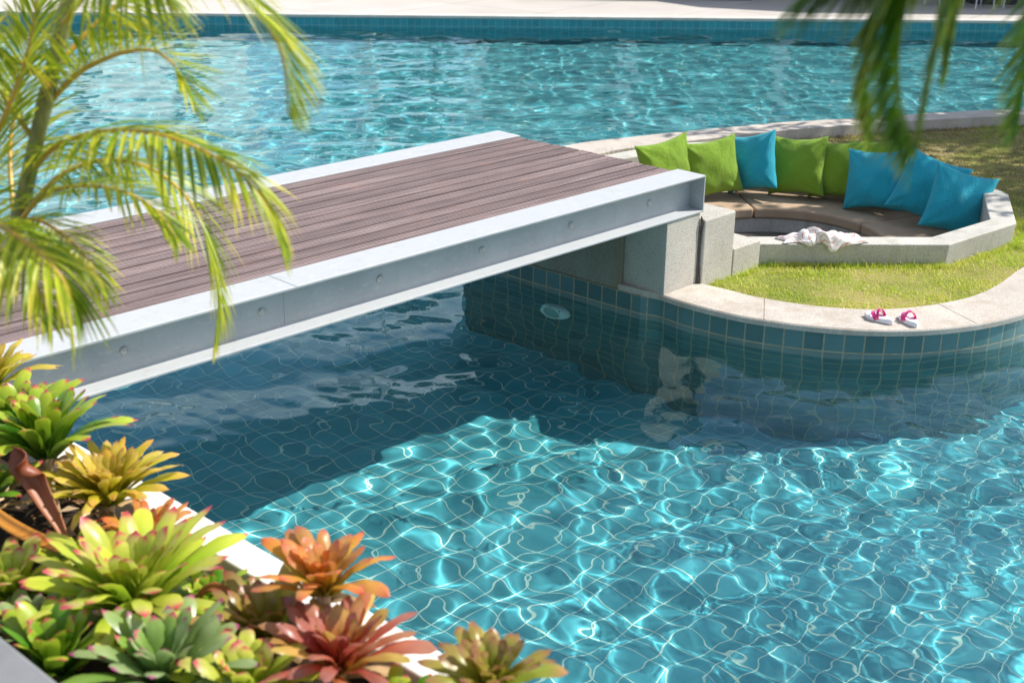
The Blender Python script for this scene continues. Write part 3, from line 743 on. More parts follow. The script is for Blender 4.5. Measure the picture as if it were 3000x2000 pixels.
# ---------------------------------------------------------------- sandals
m_foam = M('white_foam'); m_foam.col((.80, .79, .82)).set(Roughness=.55); m_foam.bump(m_foam.noise(150, 2), .1, .001)
m_pink = M('pink_strap'); m_pink.col((.80, .03, .27)).set(Roughness=.3); m_pink.b.inputs['Transmission Weight'].default_value = .25
m_dot = M('red_button'); m_dot.col((.75, .03, .08)).set(Roughness=.4)
def sandal(x, y, rz, lab):
    e = empty('sandal', (0, 0, 0), lab, 'sandal', 'pair of white and pink flip-flops')
    out = []; n = 44                        # outline, toe at +y
    for k in range(n):
        a = 2*PI*k/n; L = .128; yy = L*math.sin(a); t = (yy/L+1)/2
        w_ = .040+.011*math.sin(PI*(t-.15)) + .007*t
        xx = w_*math.copysign(abs(math.cos(a))**.72, math.cos(a)) + .004*math.sin(2*PI*t)
        out.append((xx, yy))
    lay = [(.93, 0.0), (1.0, .006), (.965, .013), (1.0, .019), (.985, .028), (.93, .034), (.90, .0335), (.60, .027), (.25, .025)]
    mb = MB(); vs = []; fs = []
    for s_, z_ in lay:
        for (px, py) in out:
            heel = max(0, -py/.128); zz = z_*(1+.35*heel); toe = max(0, py/.128-.55)
            vs.append((px*s_, py*s_, zz + toe*.014*(1 if z_ > .001 else .3)))
    for j in range(len(lay)-1):
        for k in range(n): fs.append((j*n+k, j*n+(k+1) % n, (j+1)*n+(k+1) % n, (j+1)*n+k))
    fs += [tuple(range(n))[::-1], tuple((len(lay)-1)*n+k for k in range(n))]
    mb.add(vs, fs); mb.build('sole', m_foam, e, smooth=True)
    for sgn in (-1, 1):                     # the two arms of the strap meeting at the toe post
        mb = MB(); P_ = catmull([(sgn*.048, -.012, .020), (sgn*.050, .012, .048), (sgn*.036, .038, .066), (sgn*.014, .060, .058), (0, .072, .030)], 6)
        W_ = .019; vs = []; fs = []
        for i_, p in enumerate(P_):
            t = i_/(len(P_)-1); w_ = W_*(1-.55*t); tn = np.array(P_[min(i_+1, len(P_)-1)])-np.array(P_[max(i_-1, 0)]); tn /= np.linalg.norm(tn)
            sd = np.cross(tn, [sgn*.5, .0, .9]); sd /= np.linalg.norm(sd); nn = np.cross(sd, tn)
            for a_, b_ in ((-1, -1), (1, -1), (1, 1), (-1, 1)): vs.append(np.array(p)+sd*w_*a_+nn*.0022*b_)
        for i_ in range(len(P_)-1):
            for j in range(4): fs.append((i_*4+j, i_*4+(j+1) % 4, (i_+1)*4+(j+1) % 4, (i_+1)*4+j))
        fs += [(0, 1, 2, 3), tuple(len(vs)-4+j for j in (3, 2, 1, 0))]
        mb.add(vs, fs); mb.build('strap', m_pink, e, smooth=False)
    mb = MB(); P_ = [(-.046, -.02, .026)] + [(.046*math.cos(a), -.02-.012*math.sin(a)*0, .03+.062*math.sin(a)) for a in np.linspace(PI*.93, PI*.07, 14)] + [(.046, -.02, .026)]
    vs = []; fs = []
    for p in P_:
        for yy in (-.012, .012): 
            for rr in (0, .003): vs.append((p[0]*(1+rr*8), p[1]+yy+.35*(p[2]-.03), p[2]+rr))
    for i_ in range(len(P_)-1):
        for a_, b_ in ((0, 2), (2, 3), (3, 1), (1, 0)): fs.append((i_*4+a_, i_*4+b_, (i_+1)*4+b_, (i_+1)*4+a_))
    mb.add(vs, fs); mb.build('strap', m_pink, e)
    for sgn in (-1, 1):
        mb = MB(); mb.tube([(sgn*.046, -.02, .028), (sgn*.056, -.02, .028)], .007, 10); mb.build('button', m_dot, e)
    e.location = (x, y, COZ+.001); e.rotation_euler.z = rz
sandal(2.852, 9.36, math.radians(38), 'white flip-flop with pink straps, left one of the pair, turned askew')
sandal(3.075, 9.325, math.radians(8), 'white flip-flop with pink straps, right one of the pair, pointing straight at the lawn')
# ---------------------------------------------------------------- planting bed
tag(poly_face('planter_soil', [tuple(pl(-4, .158)), tuple(pl(5, .158)), tuple(pl(5, 1.245)), tuple(pl(-4, 1.245))][::-1], .78, None), kind='structure')
m_soil = M('dark_soil'); m_soil.col(m_soil.ramp(m_soil.noise(18, 6, .7), [(.3, (.012, .008, .005)), (.55, (.045, .028, .016)), (.8, (.13, .085, .05))])).set(Roughness=.95); m_soil.bump(m_soil.noise(40, 5, .7), 1.0, .03)
_so = bpy.data.objects['planter_soil']; _so.data.materials.clear(); _so.data.materials.append(m_soil.m)
m_edge = M('grey_stone_terrace'); m_edge.col(m_edge.ramp(m_edge.noise(6, 4), [(.3, (.16, .165, .175)), (.7, (.21, .215, .225))])).set(Roughness=.6)
mb = MB(); mb.prism([tuple(pl(-4, 1.245)), tuple(pl(-4, 9)), tuple(pl(9, 9)), tuple(pl(9, 1.245))][::-1], -1.7, 1.2)
bevel(tag(mb.build('viewing_terrace', m_edge), kind='structure'), .02)
mb = MB(); mb.prism([tuple(pl(5, .0)), tuple(pl(9, .0)), tuple(pl(9, 1.245)), tuple(pl(5, 1.245))][::-1], -1.7, .9)
tag(mb.build('terrace_end', m_edge), kind='structure')
# leaf litter
m_dry = M('dry_leaf'); _ri = m_dry.n('NewGeometry').outputs['Random Per Island']
m_dry.col(m_dry.ramp(_ri, [(0, (.16, .08, .03)), (.4, (.34, .22, .11)), (.75, (.52, .40, .24)), (1, (.30, .12, .05))])).set(Roughness=.7)
mb = MB()
for k in range(900):
    s_, t_ = random.uniform(-1.6, 3.2), random.uniform(.18, 1.22); c = pl(s_, t_); a = random.uniform(0, 6.28); L = random.uniform(.02, .085); w_ = L*random.uniform(.08, .35)
    d = np.array([math.cos(a), math.sin(a)]); n_ = np.array([-d[1], d[0]]); z = .785+random.uniform(0, .03); dz = random.uniform(-.01, .03)
    mb.add([(c[0]-d[0]*L, c[1]-d[1]*L, z), (c[0]+n_[0]*w_, c[1]+n_[1]*w_, z+.012+dz), (c[0]+d[0]*L, c[1]+d[1]*L, z+dz), (c[0]-n_[0]*w_, c[1]-n_[1]*w_, z+.010)], [(0, 1, 2), (0, 2, 3)])
tag(mb.build('leaf_litter', m_dry), 'dry brown leaf litter on the soil under the bromeliads', 'leaf litter', kind='stuff')

# ---------------------------------------------------------------- leaves
def leaf_mat(name, stops, trans=.45, rough=.32, var=.25, spot=None, base2=None):
    m = M(name); uv = m.n('TexCoord').outputs['UV']; sp = m.n('SeparateXYZ'); m.l(uv, sp.inputs[0])
    c = m.ramp(sp.outputs[1], stops)
    ri = m.n('NewGeometry').outputs['Random Per Island']
    if base2: 
        c2 = m.ramp(sp.outputs[1], base2); c = m.mix(c, c2, m.ramp(ri, [(.35, (0, 0, 0)), (.75, (1, 1, 1))]))
    v = m.ramp(ri, [(0, (1-var,)*3), (1, (1+var, 1+var*.9, 1))]); c = m.mix(c, v, 1.0, 'MULTIPLY')
    st = m.noise(1, 3, .6, vec=uv, sc3=(18, 2.2, 1)); c = m.mix(c, m.ramp(st, [(.3, (.78, .80, .7)), (.65, (1.1, 1.1, 1.1))]), .7, 'MULTIPLY')
    if spot:
        f = m.ramp(m.noise(7, 2, .5, vec=uv, sc3=(3, 8, 1)), [(.62, (0, 0, 0)), (.68, (1, 1, 1))]); c = m.mix(c, spot, m.math('MULTIPLY', f, .7))
    m.col(c); m.set(Roughness=rough)
    tr = m.n('BsdfTranslucent'); m.l(c, tr.inputs['Color']); mxs = m.n('MixShader'); mxs.inputs[0].default_value = trans
    m.l(m.b.outputs[0], mxs.inputs[1]); m.l(tr.outputs[0], mxs.inputs[2]); m.l(mxs.outputs[0], m.o.inputs['Surface'])
    return m
def strap_leaf(mb, base, az, e0, bend, L, W_, R_, segs=13, chan=.34):
    """one channelled, round-ended leaf"""
    p = Vector(base); e = e0; cs = (-1, -.55, 0, .55, 1); vs = []; uv = []
    tw = R_.uniform(-.45, .45); azd = R_.uniform(-.4, .4); k1 = R_.uniform(0, 6); k2 = R_.uniform(0, 6)
    hor0 = az
    for i in range(segs+1):
        t = i/segs
        az_ = hor0 + azd*t; d = Vector((math.cos(az_)*math.cos(e), math.sin(az_)*math.cos(e), math.sin(e)))
        side = Vector((-math.sin(az_), math.cos(az_), 0)); side = (side + Vector((0, 0, tw*t))).normalized(); nn = side.cross(d)
        if nn.dot(Vector((0, 0, 1))) < 0 and e < 1.3: pass
        up_ = d.cross(side)*-1
        wdt = W_*1.42*(.62+.50*t-.10*t*t) if t < .72 else W_*1.42*(.62+.50*.72-.10*.52)*math.sqrt(max(.0, 1-((t-.72)/.285)**2))
        if i == segs: wdt = W_*.06
        for c in cs:
            q = p + side*(c*wdt) + up_*((c*c)*wdt*chan*(1-.45*t))
            q = q + up_*(.0022*math.sin(17*t+k1+c*2)+.0016*math.sin(31*t*c+k2)); vs.append(q); uv.append(((c+1)/2*.12, t))
        if i < segs: p = p + d*(L/segs); e = e - bend/segs*(.5+t)
    fs = [(i*5+j, i*5+j+1, (i+1)*5+j+1, (i+1)*5+j) for i in range(segs) for j in range(4)]
    o_ = R_.uniform(0, 20); uv = [(a+o_, b) for a, b in uv]
    mb.add(vs, fs, uv)
def bromeliad(x, y, z, R, n, W_, mat, lab, seed, tilt=(0, 0), e_in=1.35, e_out=.25, soil=.78):
    R_ = random.Random(seed); mb = MB()
    for k in range(n):
        f = k/(n-1); az = k*2.39996+R_.uniform(-.2, .2); e0 = e_out+(e_in-e_out)*(1-f)**1.15+R_.uniform(-.12, .12)
        L = R*(.55+.55*f)*R_.uniform(.88, 1.12)
        r0 = .012+.02*f
        strap_leaf(mb, (r0*math.cos(az), r0*math.sin(az), .02*(1-f)), az, min(1.45, e0+.35), .55+.75*f*R_.uniform(.6, 1.3), L*1.12, W_*R_.uniform(.85, 1.12), R_)
    e = empty('bromeliad', (0, 0, 0), lab, 'bromeliad')
    mb.build('leaves', mat, e, smooth=True)
    mb = MB()
    for k in range(5):
        strap_leaf(mb, (0, 0, -.03), R_.uniform(0, 6.28), R_.uniform(-.1, .35), R_.uniform(.9, 1.8), R*R_.uniform(.6, .85), W_*R_.uniform(.4, .7), R_, chan=.9)
    mb.build('dead_leaves', m_dryleaf, e, smooth=True)
    if z-soil > .06:
        mb = MB(); mb.tube([(0, 0, soil-z-.02), (.004, .003, (soil-z)*.5), (0, 0, .03)], [.028, .024, .03], 10); mb.build('stem', m_dry, e)
    e.location = (x, y, z); e.rotation_euler = (tilt[0], tilt[1], R_.uniform(0, 6))
    return e
PK = (.74, .10, .16)
m_dryleaf = leaf_mat('dead_bromeliad_leaf', [(0, (.30, .18, .08)), (.6, (.50, .34, .18)), (1, (.28, .14, .07))], trans=.2, rough=.7)
mb_lime = leaf_mat('bromeliad_lime', [(0, (.14, .28, .02)), (.3, (.46, .56, .04)), (.8, (.70, .74, .13)), (.90, (.72, .56, .22)), (.955, PK)], base2=[(0, (.10, .22, .02)), (.5, (.32, .48, .03)), (.92, (.60, .64, .09)), (.97, (.75, .14, .18))])
mb_green = leaf_mat('bromeliad_green', [(0, (.07, .18, .02)), (.5, (.28, .46, .03)), (.92, (.56, .64, .06)), (.965, PK)], base2=[(0, (.03, .10, .015)), (.90, (.09, .26, .02)), (.97, (.40, .06, .06))], trans=.35)
mb_yel = leaf_mat('bromeliad_yellow', [(0, (.26, .30, .02)), (.5, (.66, .54, .03)), (.9, (.85, .64, .14)), (1, (.85, .50, .30))], base2=[(0, (.20, .25, .02)), (.7, (.45, .42, .03)), (1, (.72, .38, .10))])
mb_or = leaf_mat('bromeliad_orange', [(0, (.38, .30, .04)), (.35, (.66, .36, .06)), (.8, (.74, .36, .12)), (1, (.70, .18, .12))], base2=[(0, (.30, .30, .03)), (.6, (.62, .36, .05)), (.9, (.75, .22, .08)), (1, (.60, .06, .05))])
mb_red = leaf_mat('bromeliad_red', [(0, (.55, .20, .04)), (.4, (.66, .12, .08)), (.85, (.56, .22, .18)), (1, (.46, .16, .13))], base2=[(0, (.46, .34, .04)), (.6, (.60, .36, .12)), (1, (.50, .38, .10))])
mb_ol = leaf_mat('bromeliad_olive', [(0, (.40, .40, .03)), (.5, (.48, .44, .05)), (.85, (.42, .28, .09)), (1, (.38, .09, .08))], base2=[(0, (.28, .34, .04)), (.7, (.30, .34, .06)), (1, (.45, .20, .12))])
mb_blue = leaf_mat('bromeliad_blue_green', [(0, (.12, .22, .06)), (.6, (.28, .42, .16)), (.93, (.46, .58, .28)), (.97, (.60, .12, .35))], base2=[(0, (.06, .16, .03)), (.9, (.22, .38, .07)), (.97, (.65, .10, .2))])
bromeliad(-2.10, 5.20, 1.08, .36, 44, 0.0299, mb_green, 'large glossy green bromeliad with pink tips beside the bridge end', 21, tilt=(.1, .15), e_out=.4)
bromeliad(-2.36, 5.50, 1.05, .32, 33, 0.0282, mb_green, 'dark green bromeliad at the left edge of the bed near the bridge', 22, e_out=.4)
bromeliad(-2.32, 4.98, .95, .26, 31, 0.0282, mb_green, 'green bromeliad at the left edge behind the brown leaf sheath', 23, e_out=.4)
bromeliad(-1.76, 4.96, .98, .30, 80, 0.0185, mb_yel, 'yellow bromeliad with crowded upright leaves near the end of the white wall', 24, e_out=.35)
bromeliad(-1.51, 4.70, .93, .20, 33, 0.0167, mb_or, 'small orange bromeliad leaning against the white wall', 25, e_out=.4)
bromeliad(-1.44, 4.20, .92, .42, 57, 0.0308, mb_lime, 'largest lime bromeliad with bright pink tips in the middle of the bed', 26, e_out=.4)
bromeliad(-1.20, 3.74, .92, .34, 39, 0.0282, mb_blue, 'grey green bromeliad with purple tips in front of the lime one', 27, e_out=.3)
bromeliad(-.69, 4.08, 1.10, .25, 39, 0.0229, mb_or, 'orange bromeliad standing over the middle of the white wall', 28, e_out=.4)
bromeliad(-.60, 3.82, .95, .29, 44, 0.0229, mb_red, 'dark red and salmon bromeliad below the orange one', 29, e_out=.35)
bromeliad(-.055, 3.53, 1.08, .215, 41, 0.0220, mb_ol, 'olive and maroon bromeliad, rightmost in the bed', 30, e_out=.35)
bromeliad(-.90, 4.04, .90, .27, 31, 0.0255, mb_ol, 'olive green bromeliad with yellow tips between the lime and orange ones', 31, e_out=.6)
bromeliad(-1.62, 3.84, .90, .32, 33, 0.0290, mb_green, 'dark green bromeliad by the grey terrace edge at the lower left', 32)
bromeliad(-.90, 3.66, .93, .26, 33, 0.0255, mb_lime, 'small lime bromeliad with red tips at the bottom of the bed', 33)
bromeliad(-1.97, 4.36, .88, .25, 31, 0.0264, mb_lime, 'lime bromeliad half hidden under the curved orange stem', 34)
bromeliad(-2.62, 5.90, 1.10, .28, 46, 0.0185, mb_yel, 'yellow orange bromeliad at the far left behind the green ones', 35)
bromeliad(-.36, 3.60, .88, .20, 26, 0.0211, mb_green, 'small green bromeliad low between the red and olive ones', 36)
bromeliad(-1.20, 4.36, .84, .18, 26, 0.0194, mb_green, 'small green bromeliad in the shade behind the largest lime one', 37)
bromeliad(-1.78, 4.62, .84, .20, 28, 0.0194, mb_green, 'small green bromeliad between the yellow and the largest lime ones', 38)
bromeliad(-1.80, 4.10, .86, .22, 26, 0.0229, mb_blue, 'grey green bromeliad left of the largest lime one', 39)
# fallen palm sheaths and stems
m_sheath = leaf_mat('brown_sheath', [(0, (.40, .16, .06)), (.5, (.33, .10, .04)), (1, (.22, .05, .025))], trans=.15, rough=.45)
m_stem = leaf_mat('orange_stem', [(0, (.55, .24, .04)), (1, (.45, .16, .03))], trans=.1, rough=.4)
def ribbon(name, pts, widths, mat, lab, cat, chan=.5, nrm=(0, -.6, .8), thick=.006):
    P_ = [Vector(p) for p in catmull(pts, 6)]; n = len(P_); mb = MB(); vs = []; uv = []
    for i, p in enumerate(P_):
        t = i/(n-1); T = (P_[min(i+1, n-1)]-P_[max(i-1, 0)]).normalized(); N_ = Vector(nrm); N_ = (N_-T*N_.dot(T)).normalized(); S_ = T.cross(N_)
        w_ = float(np.interp(t, np.linspace(0, 1, len(widths)), widths))
        for c in (-1, -.5, 0, .5, 1): vs.append(p+S_*(c*w_)+N_*(c*c*w_*chan)); uv.append((c*.05, t))
    mb.add(vs, [(i*5+j, (i+1)*5+j, (i+1)*5+j+1, i*5+j+1) for i in range(n-1) for j in range(4)], uv)
    o = mb.build(name, mat, smooth=True); s_ = o.modifiers.new('solid', 'SOLIDIFY'); s_.thickness = thick
    return tag(o, lab, cat)
ribbon('palm_sheath', [(-1.799, 4.565, .96), (-1.861, 4.661, 1.02), (-1.927, 4.718, 1.10), (-1.988, 4.777, 1.18), (-2.006, 4.776, 1.26), (-1.991, 4.736, 1.33)], [.010, .022, .036, .050, .060, .052], m_sheath, 'dry brown palm leaf sheath standing among the green bromeliads', 'dry leaf', chan=.9)
ribbon('fallen_stem', [(-2.17, 4.683, 1.10), (-2.032, 4.601, 1.06), (-1.904, 4.546, 1.03), (-1.765, 4.499, 1.02), (-1.654, 4.498, 1.03)], [.028, .030, .030, .026, .010], m_stem, 'long curved orange palm stem lying across the bed', 'dry leaf', chan=.45)
ribbon('curled_sheath', [(-1.199, 4.216, .98), (-1.137, 4.213, 1.03), (-1.063, 4.172, 1.03), (-1.021, 4.10, 1.01), (-1.031, 4.032, .98), (-1.08, 4.016, .95)], [.012, .020, .022, .022, .020, .010], m_sheath, 'curled terracotta coloured dry sheath right of the largest lime bromeliad', 'dry leaf', chan=.6)

# ---------------------------------------------------------------- palms
pm_leaf = leaf_mat('palm_leaflet', [(0, (.48, .48, .03)), (.25, (.26, .40, .02)), (.85, (.34, .48, .03)), (1, (.60, .48, .05))], base2=[(0, (.58, .54, .04)), (.4, (.52, .58, .05)), (1, (.70, .58, .08))], trans=.5, rough=.38)
pm_shaded = leaf_mat('palm_leaflet_shaded', [(0, (.16, .26, .012)), (.4, (.05, .16, .008)), (.85, (.09, .22, .01)), (1, (.34, .36, .03))], base2=[(0, (.10, .20, .01)), (.6, (.05, .15, .01)), (1, (.34, .36, .03))], trans=.4, rough=.4)  # darker green stands in for the shaded side of the leaflets
m_rachis = M('palm_rachis'); m_rachis.col(m_rachis.ramp(m_rachis.noise(6, 3), [(.3, (.42, .30, .03)), (.7, (.60, .33, .05))])).set(Roughness=.4)
m_rach_g = M('palm_rachis_green'); m_rach_g.col((.09, .17, .02)).set(Roughness=.4)
m_trunk = M('palm_stem'); _t = m_trunk.ramp(m_trunk.noise(1.0, 4, .6, sc3=(7, 7, 1.6)), [(.32, (.10, .10, .03)), (.5, (.24, .25, .09)), (.66, (.52, .50, .36)), (.8, (.34, .20, .10))])
m_trunk.col(_t).set(Roughness=.5)
def frond(name, pts, L, n, parent, leaf, rach, seed, lift=.35, droop=.12, w_=.0072, r0=.011, start=.12, alpha=(62, 22), bias=None, lenf=None):
    R_ = random.Random(seed); P_ = [Vector(p) for p in catmull(pts, 8)]; m_ = len(P_)
    mb = MB(); mb.tube(P_, [r0*(1-.85*i/(m_-1)) for i in range(m_)], 7)
    o = mb.build(name, rach, parent, smooth=True)
    mb = MB(); acc = [0]
    for i in range(1, m_): acc.append(acc[-1]+(P_[i]-P_[i-1]).length)
    for k in range(n):
        t = start+(1-start)*(k+.5)/n; s_ = t*acc[-1]; i = max(j for j in range(m_-1) if acc[j] <= s_+1e-9); q = (s_-acc[i])/(acc[i+1]-acc[i]+1e-9)
        p = P_[i].lerp(P_[i+1], q); T = (P_[min(i+2, m_-1)]-P_[max(i-1, 0)]).normalized()
        S_ = T.cross(Vector((0, 0, 1)))
        if S_.length < .25: S_ = (S_+Vector((0, -.5, 0)))
        S_.normalize(); N_ = S_.cross(T)
        for sg in (-1, 1):
            al = math.radians(alpha[0]+(alpha[1]-alpha[0])*t**1.5+R_.uniform(-7, 7)); be = lift+R_.uniform(-.22, .22)
            D = T*math.cos(al)+(S_*sg*math.cos(be)+N_*math.sin(be))*math.sin(al)
            if bias is not None: D = (D+Vector(bias)*.9).normalized()
            prof = math.sin(PI*min(1, .18+.80*t))**.6 if lenf is None else lenf(t)
            LL = L*prof*R_.uniform(.85, 1.1); vs = []; uv = []; g = droop*R_.uniform(.5, 1.5)*LL/.3; o_ = R_.uniform(0, 20)
            NS = 6; sw = Vector((R_.uniform(-.05, .05), R_.uniform(-.05, .05), 0))
            prev = p
            for j in range(NS+1):
                u = j/NS; c = p+D*(LL*u)+Vector((0, 0, -1))*(g*u*u)+sw*(u*u)*LL
                dd = (D*LL+Vector((0, 0, -2*g*u))).normalized(); sd = dd.cross(N_ if abs(dd.dot(N_)) < .95 else S_).normalized(); up_ = sd.cross(dd)
                ww = w_*(.35+1.1*u if u < .4 else .79*(1-((u-.4)/.6)**1.6)+.03)
                vs += [c-sd*ww+up_*ww*.45, c, c+sd*ww+up_*ww*.45]; uv += [(o_, u), (o_+.05, u), (o_+.1, u)]
            mb.add(vs, [(j*3+a, j*3+a+1, (j+1)*3+a+1, (j+1)*3+a) for j in range(NS) for a in (0, 1)], uv)
    mb.build('leaflets', leaf, o, smooth=False)
    return o
palm = empty('palm_tree', (-2.62, 4.95, .78), 'slender leaning areca palm with arching yellow green fronds over the footbridge', 'palm')
tp = [(-2.62, 4.95, .76), (-2.40, 4.90, 1.3), (-2.10, 4.80, 1.95), (-1.948, 4.7, 2.179), (-1.851, 4.65, 2.385), (-1.723, 4.55, 2.668), (-1.62, 4.5, 2.922), (-1.539, 4.45, 3.116), (-1.484, 4.4, 3.256), (-1.44, 4.4, 3.6), (-1.40, 4.38, 4.1)]
mb = MB(); tt = catmull(tp, 5); mb.tube(tt, [.034-.012*i/len(tt)+(.0035 if i % 7 == 0 else 0) for i in range(len(tt))], 14); mb.build('trunk', m_trunk, palm, smooth=True)
FR = dict(
 F1=([(-1.67,4.55,2.804),(-1.507,4.45,2.938),(-1.392,4.4,2.997),(-1.293,4.35,3.031),(-1.199,4.3,3.04),(-1.145,4.3,3.005),(-1.093,4.25,2.943),(-1.065,4.25,2.847)], 0.27, 46, dict(lift=.75, droop=.02)),
 F2=([(-1.841,4.65,2.464),(-1.652,4.5,2.656),(-1.449,4.35,2.752),(-1.252,4.2,2.793),(-1.092,4.1,2.788),(-.94,4.0,2.752),(-.846,3.95,2.699),(-.777,3.95,2.594),(-.735,3.95,2.47)], 0.30, 72, dict(lift=.15, droop=.16, w_=.010)),
 F3=([(-1.854,4.65,2.358),(-1.712,4.7,2.505),(-1.539,4.7,2.572),(-1.36,4.65,2.561),(-1.228,4.6,2.485),(-1.162,4.6,2.368),(-1.134,4.6,2.222),(-1.119,4.6,2.072),(-1.149,4.6,1.876)], 0.28, 78, dict(lift=.1, droop=.12, alpha=(58, 14))),
 F4=([(-1.858,4.3,2.458),(-1.665,4.0,2.523),(-1.564,3.9,2.509),(-1.457,3.8,2.485),(-1.385,3.75,2.414),(-1.36,3.75,2.301)], 0.27, 46, dict(lift=.1, droop=.18, w_=.011)),
 F5=([(-1.9,4.7,2.343),(-1.957,4.9,2.573),(-1.925,5.0,2.794),(-1.881,5.1,3.002),(-1.827,5.2,3.173)], 0.38, 41, dict(lift=.2, droop=.08)),
 F6=([(-1.523,4.4,3.112),(-1.406,4.3,3.213),(-1.271,4.2,3.268),(-1.146,4.1,3.27),(-1.063,4.05,3.235)], 0.27, 36, dict(lift=-.1, droop=.22)),
 F7=([(-1.44,4.38,3.50),(-1.25,4.2,3.60),(-1.08,4.05,3.52),(-.974,4.0,3.411),(-.889,4.0,3.313),(-.817,4.0,3.234),(-.758,4.0,3.168),(-.724,4.0,3.091),(-.712,4.0,2.997),(-.715,4.0,2.902)], 0.33, 85, dict(lift=.1, droop=.06, bias=(.75, 0, -.35), alpha=(50, 15))),
 F8=([(-1.9,4.5,2.45),(-1.817,4.4,2.689),(-1.697,4.3,2.864),(-1.616,4.25,2.998),(-1.546,4.2,3.148),(-1.519,4.2,3.276)], 0.28, 46, dict(lift=.5, droop=.05)),
 F9=([(-1.851,4.6,2.346),(-1.696,4.5,2.492),(-1.51,4.4,2.552),(-1.337,4.3,2.556),(-1.223,4.25,2.505),(-1.147,4.2,2.423)], 0.27, 52, dict(lift=.3, droop=.1)),
 F10=([(-1.626,4.5,2.875),(-1.66,4.35,2.99),(-1.76,4.25,3.05),(-1.90,4.15,3.05)], 0.33, 29, dict(lift=.1, droop=.15)),
 F14=([(-1.72,4.55,2.668),(-1.80,4.5,2.85),(-1.84,4.45,3.0),(-1.80,4.4,3.15)], 0.30, 36, dict(lift=.3, droop=.12)),
 F15=([(-1.60,4.5,2.95),(-1.46,4.6,3.10),(-1.30,4.7,3.22),(-1.16,4.75,3.28),(-1.04,4.75,3.26),(-.95,4.75,3.18)], 0.28, 41, dict(lift=.1, droop=.18)),
 F16=([(-1.95,4.75,2.2),(-2.02,4.6,2.5),(-2.05,4.5,2.75),(-2.0,4.4,2.95),(-1.9,4.35,3.1)], .30, 50, dict(lift=.3, droop=.08)),
 F13=([(-1.95,4.6,2.10),(-1.86,4.4,2.30),(-1.75,4.25,2.36),(-1.64,4.15,2.30),(-1.58,4.1,2.15)], .26, 44, dict(lift=.2, droop=.12)),
 F12=([(-1.93,4.7,2.22),(-1.80,4.55,2.38),(-1.66,4.42,2.40),(-1.52,4.32,2.33),(-1.44,4.28,2.2)], 0.22, 37, dict(lift=.2, droop=.12)),
)
for k, (pts, L, n, kw) in FR.items(): frond('frond', pts, L, n, palm, pm_leaf, m_rachis, hash(k) % 1000 if False else int(k[1:])*7, **kw)
palm2 = empty('palm_tree', (2.35, 1.75, 1.2), 'shade-darkened green palm whose blurred frond tips hang in front of the pillows', 'palm')
tp = [(2.30, 1.95, 1.2), (2.22, 2.0, 2.2), (2.05, 2.15, 3.2), (1.85, 2.3, 4.1)]
mb = MB(); tt = catmull(tp, 8); mb.tube(tt, [.06-.025*i/len(tt)+(.003 if i % 5 == 0 else 0) for i in range(len(tt))], 14); mb.build('trunk', m_trunk, palm2, smooth=True)
_full = lambda t: .95 if t < .6 else .95-.70*(t-.6)/.4
FR2 = [
 ([(1.84,2.3,4.12),(1.4,2.5,4.2),(1.05,2.7,3.85),(.90,2.75,3.62),(.78,2.78,3.50),(.68,2.8,3.44),(.60,2.8,3.40)], .36, 100, dict(lift=.1, droop=.08, alpha=(45, 30), start=.4, w_=.0075, bias=(-.3, 0, -.9), lenf=_full)),
 ([(1.84,2.3,4.12),(1.5,2.45,4.30),(1.1,2.6,4.1),(.90,2.7,3.80),(.815,2.7,3.545),(.80,2.7,3.425),(.795,2.7,3.308),(.813,2.7,3.202),(.853,2.7,3.115)], .36, 100, dict(lift=.1, droop=.06, alpha=(50, 30), start=.4, w_=.010, bias=(-.85, 0, -.65), lenf=_full)),
 ([(1.84,2.3,4.12),(1.5,2.35,4.35),(1.1,2.4,4.2),(.93,2.5,3.9),(.850,2.5,3.688),(.825,2.5,3.558),(.812,2.5,3.447),(.802,2.5,3.345),(.795,2.5,3.253),(.790,2.5,3.173)], .17, 130, dict(lift=.0, droop=.08, alpha=(30, 12), start=.4, w_=.012, lenf=_full)),
 ([(1.84,2.3,4.12),(1.5,2.5,4.25),(1.1,2.7,4.0),(.94,2.8,3.72),(.86,2.8,3.56),(.80,2.8,3.44),(.77,2.8,3.34),(.76,2.8,3.24),(.78,2.8,3.16)], .30, 120, dict(lift=.0, droop=.08, alpha=(40, 20), start=.45, bias=(-.25, 0, -.6), w_=.012, lenf=_full)),
 ([(1.84,2.3,4.12),(1.55,2.4,4.3),(1.15,2.5,4.15),(.96,2.6,3.85),(.90,2.6,3.65),(.875,2.6,3.5),(.865,2.6,3.40),(.86,2.6,3.30)], .20, 110, dict(lift=.0, droop=.08, alpha=(26, 14), start=.4, w_=.011, lenf=_full)),
 ([(1.84,2.35,4.10),(1.75,2.7,4.15),(1.50,3.0,3.85),(1.34,3.2,3.6),(1.29,3.2,3.44),(1.27,3.2,3.279),(1.265,3.2,3.154),(1.265,3.2,3.04)], .24, 110, dict(lift=.1, droop=.1, alpha=(55, 35), start=.3, w_=.008, bias=(-.8, 0, -.2), lenf=_full)),
]
for k, (pts, L, n, kw) in enumerate(FR2): frond('frond', pts, L, n, palm2, pm_shaded, m_rach_g, 300+k, r0=.009, **kw)

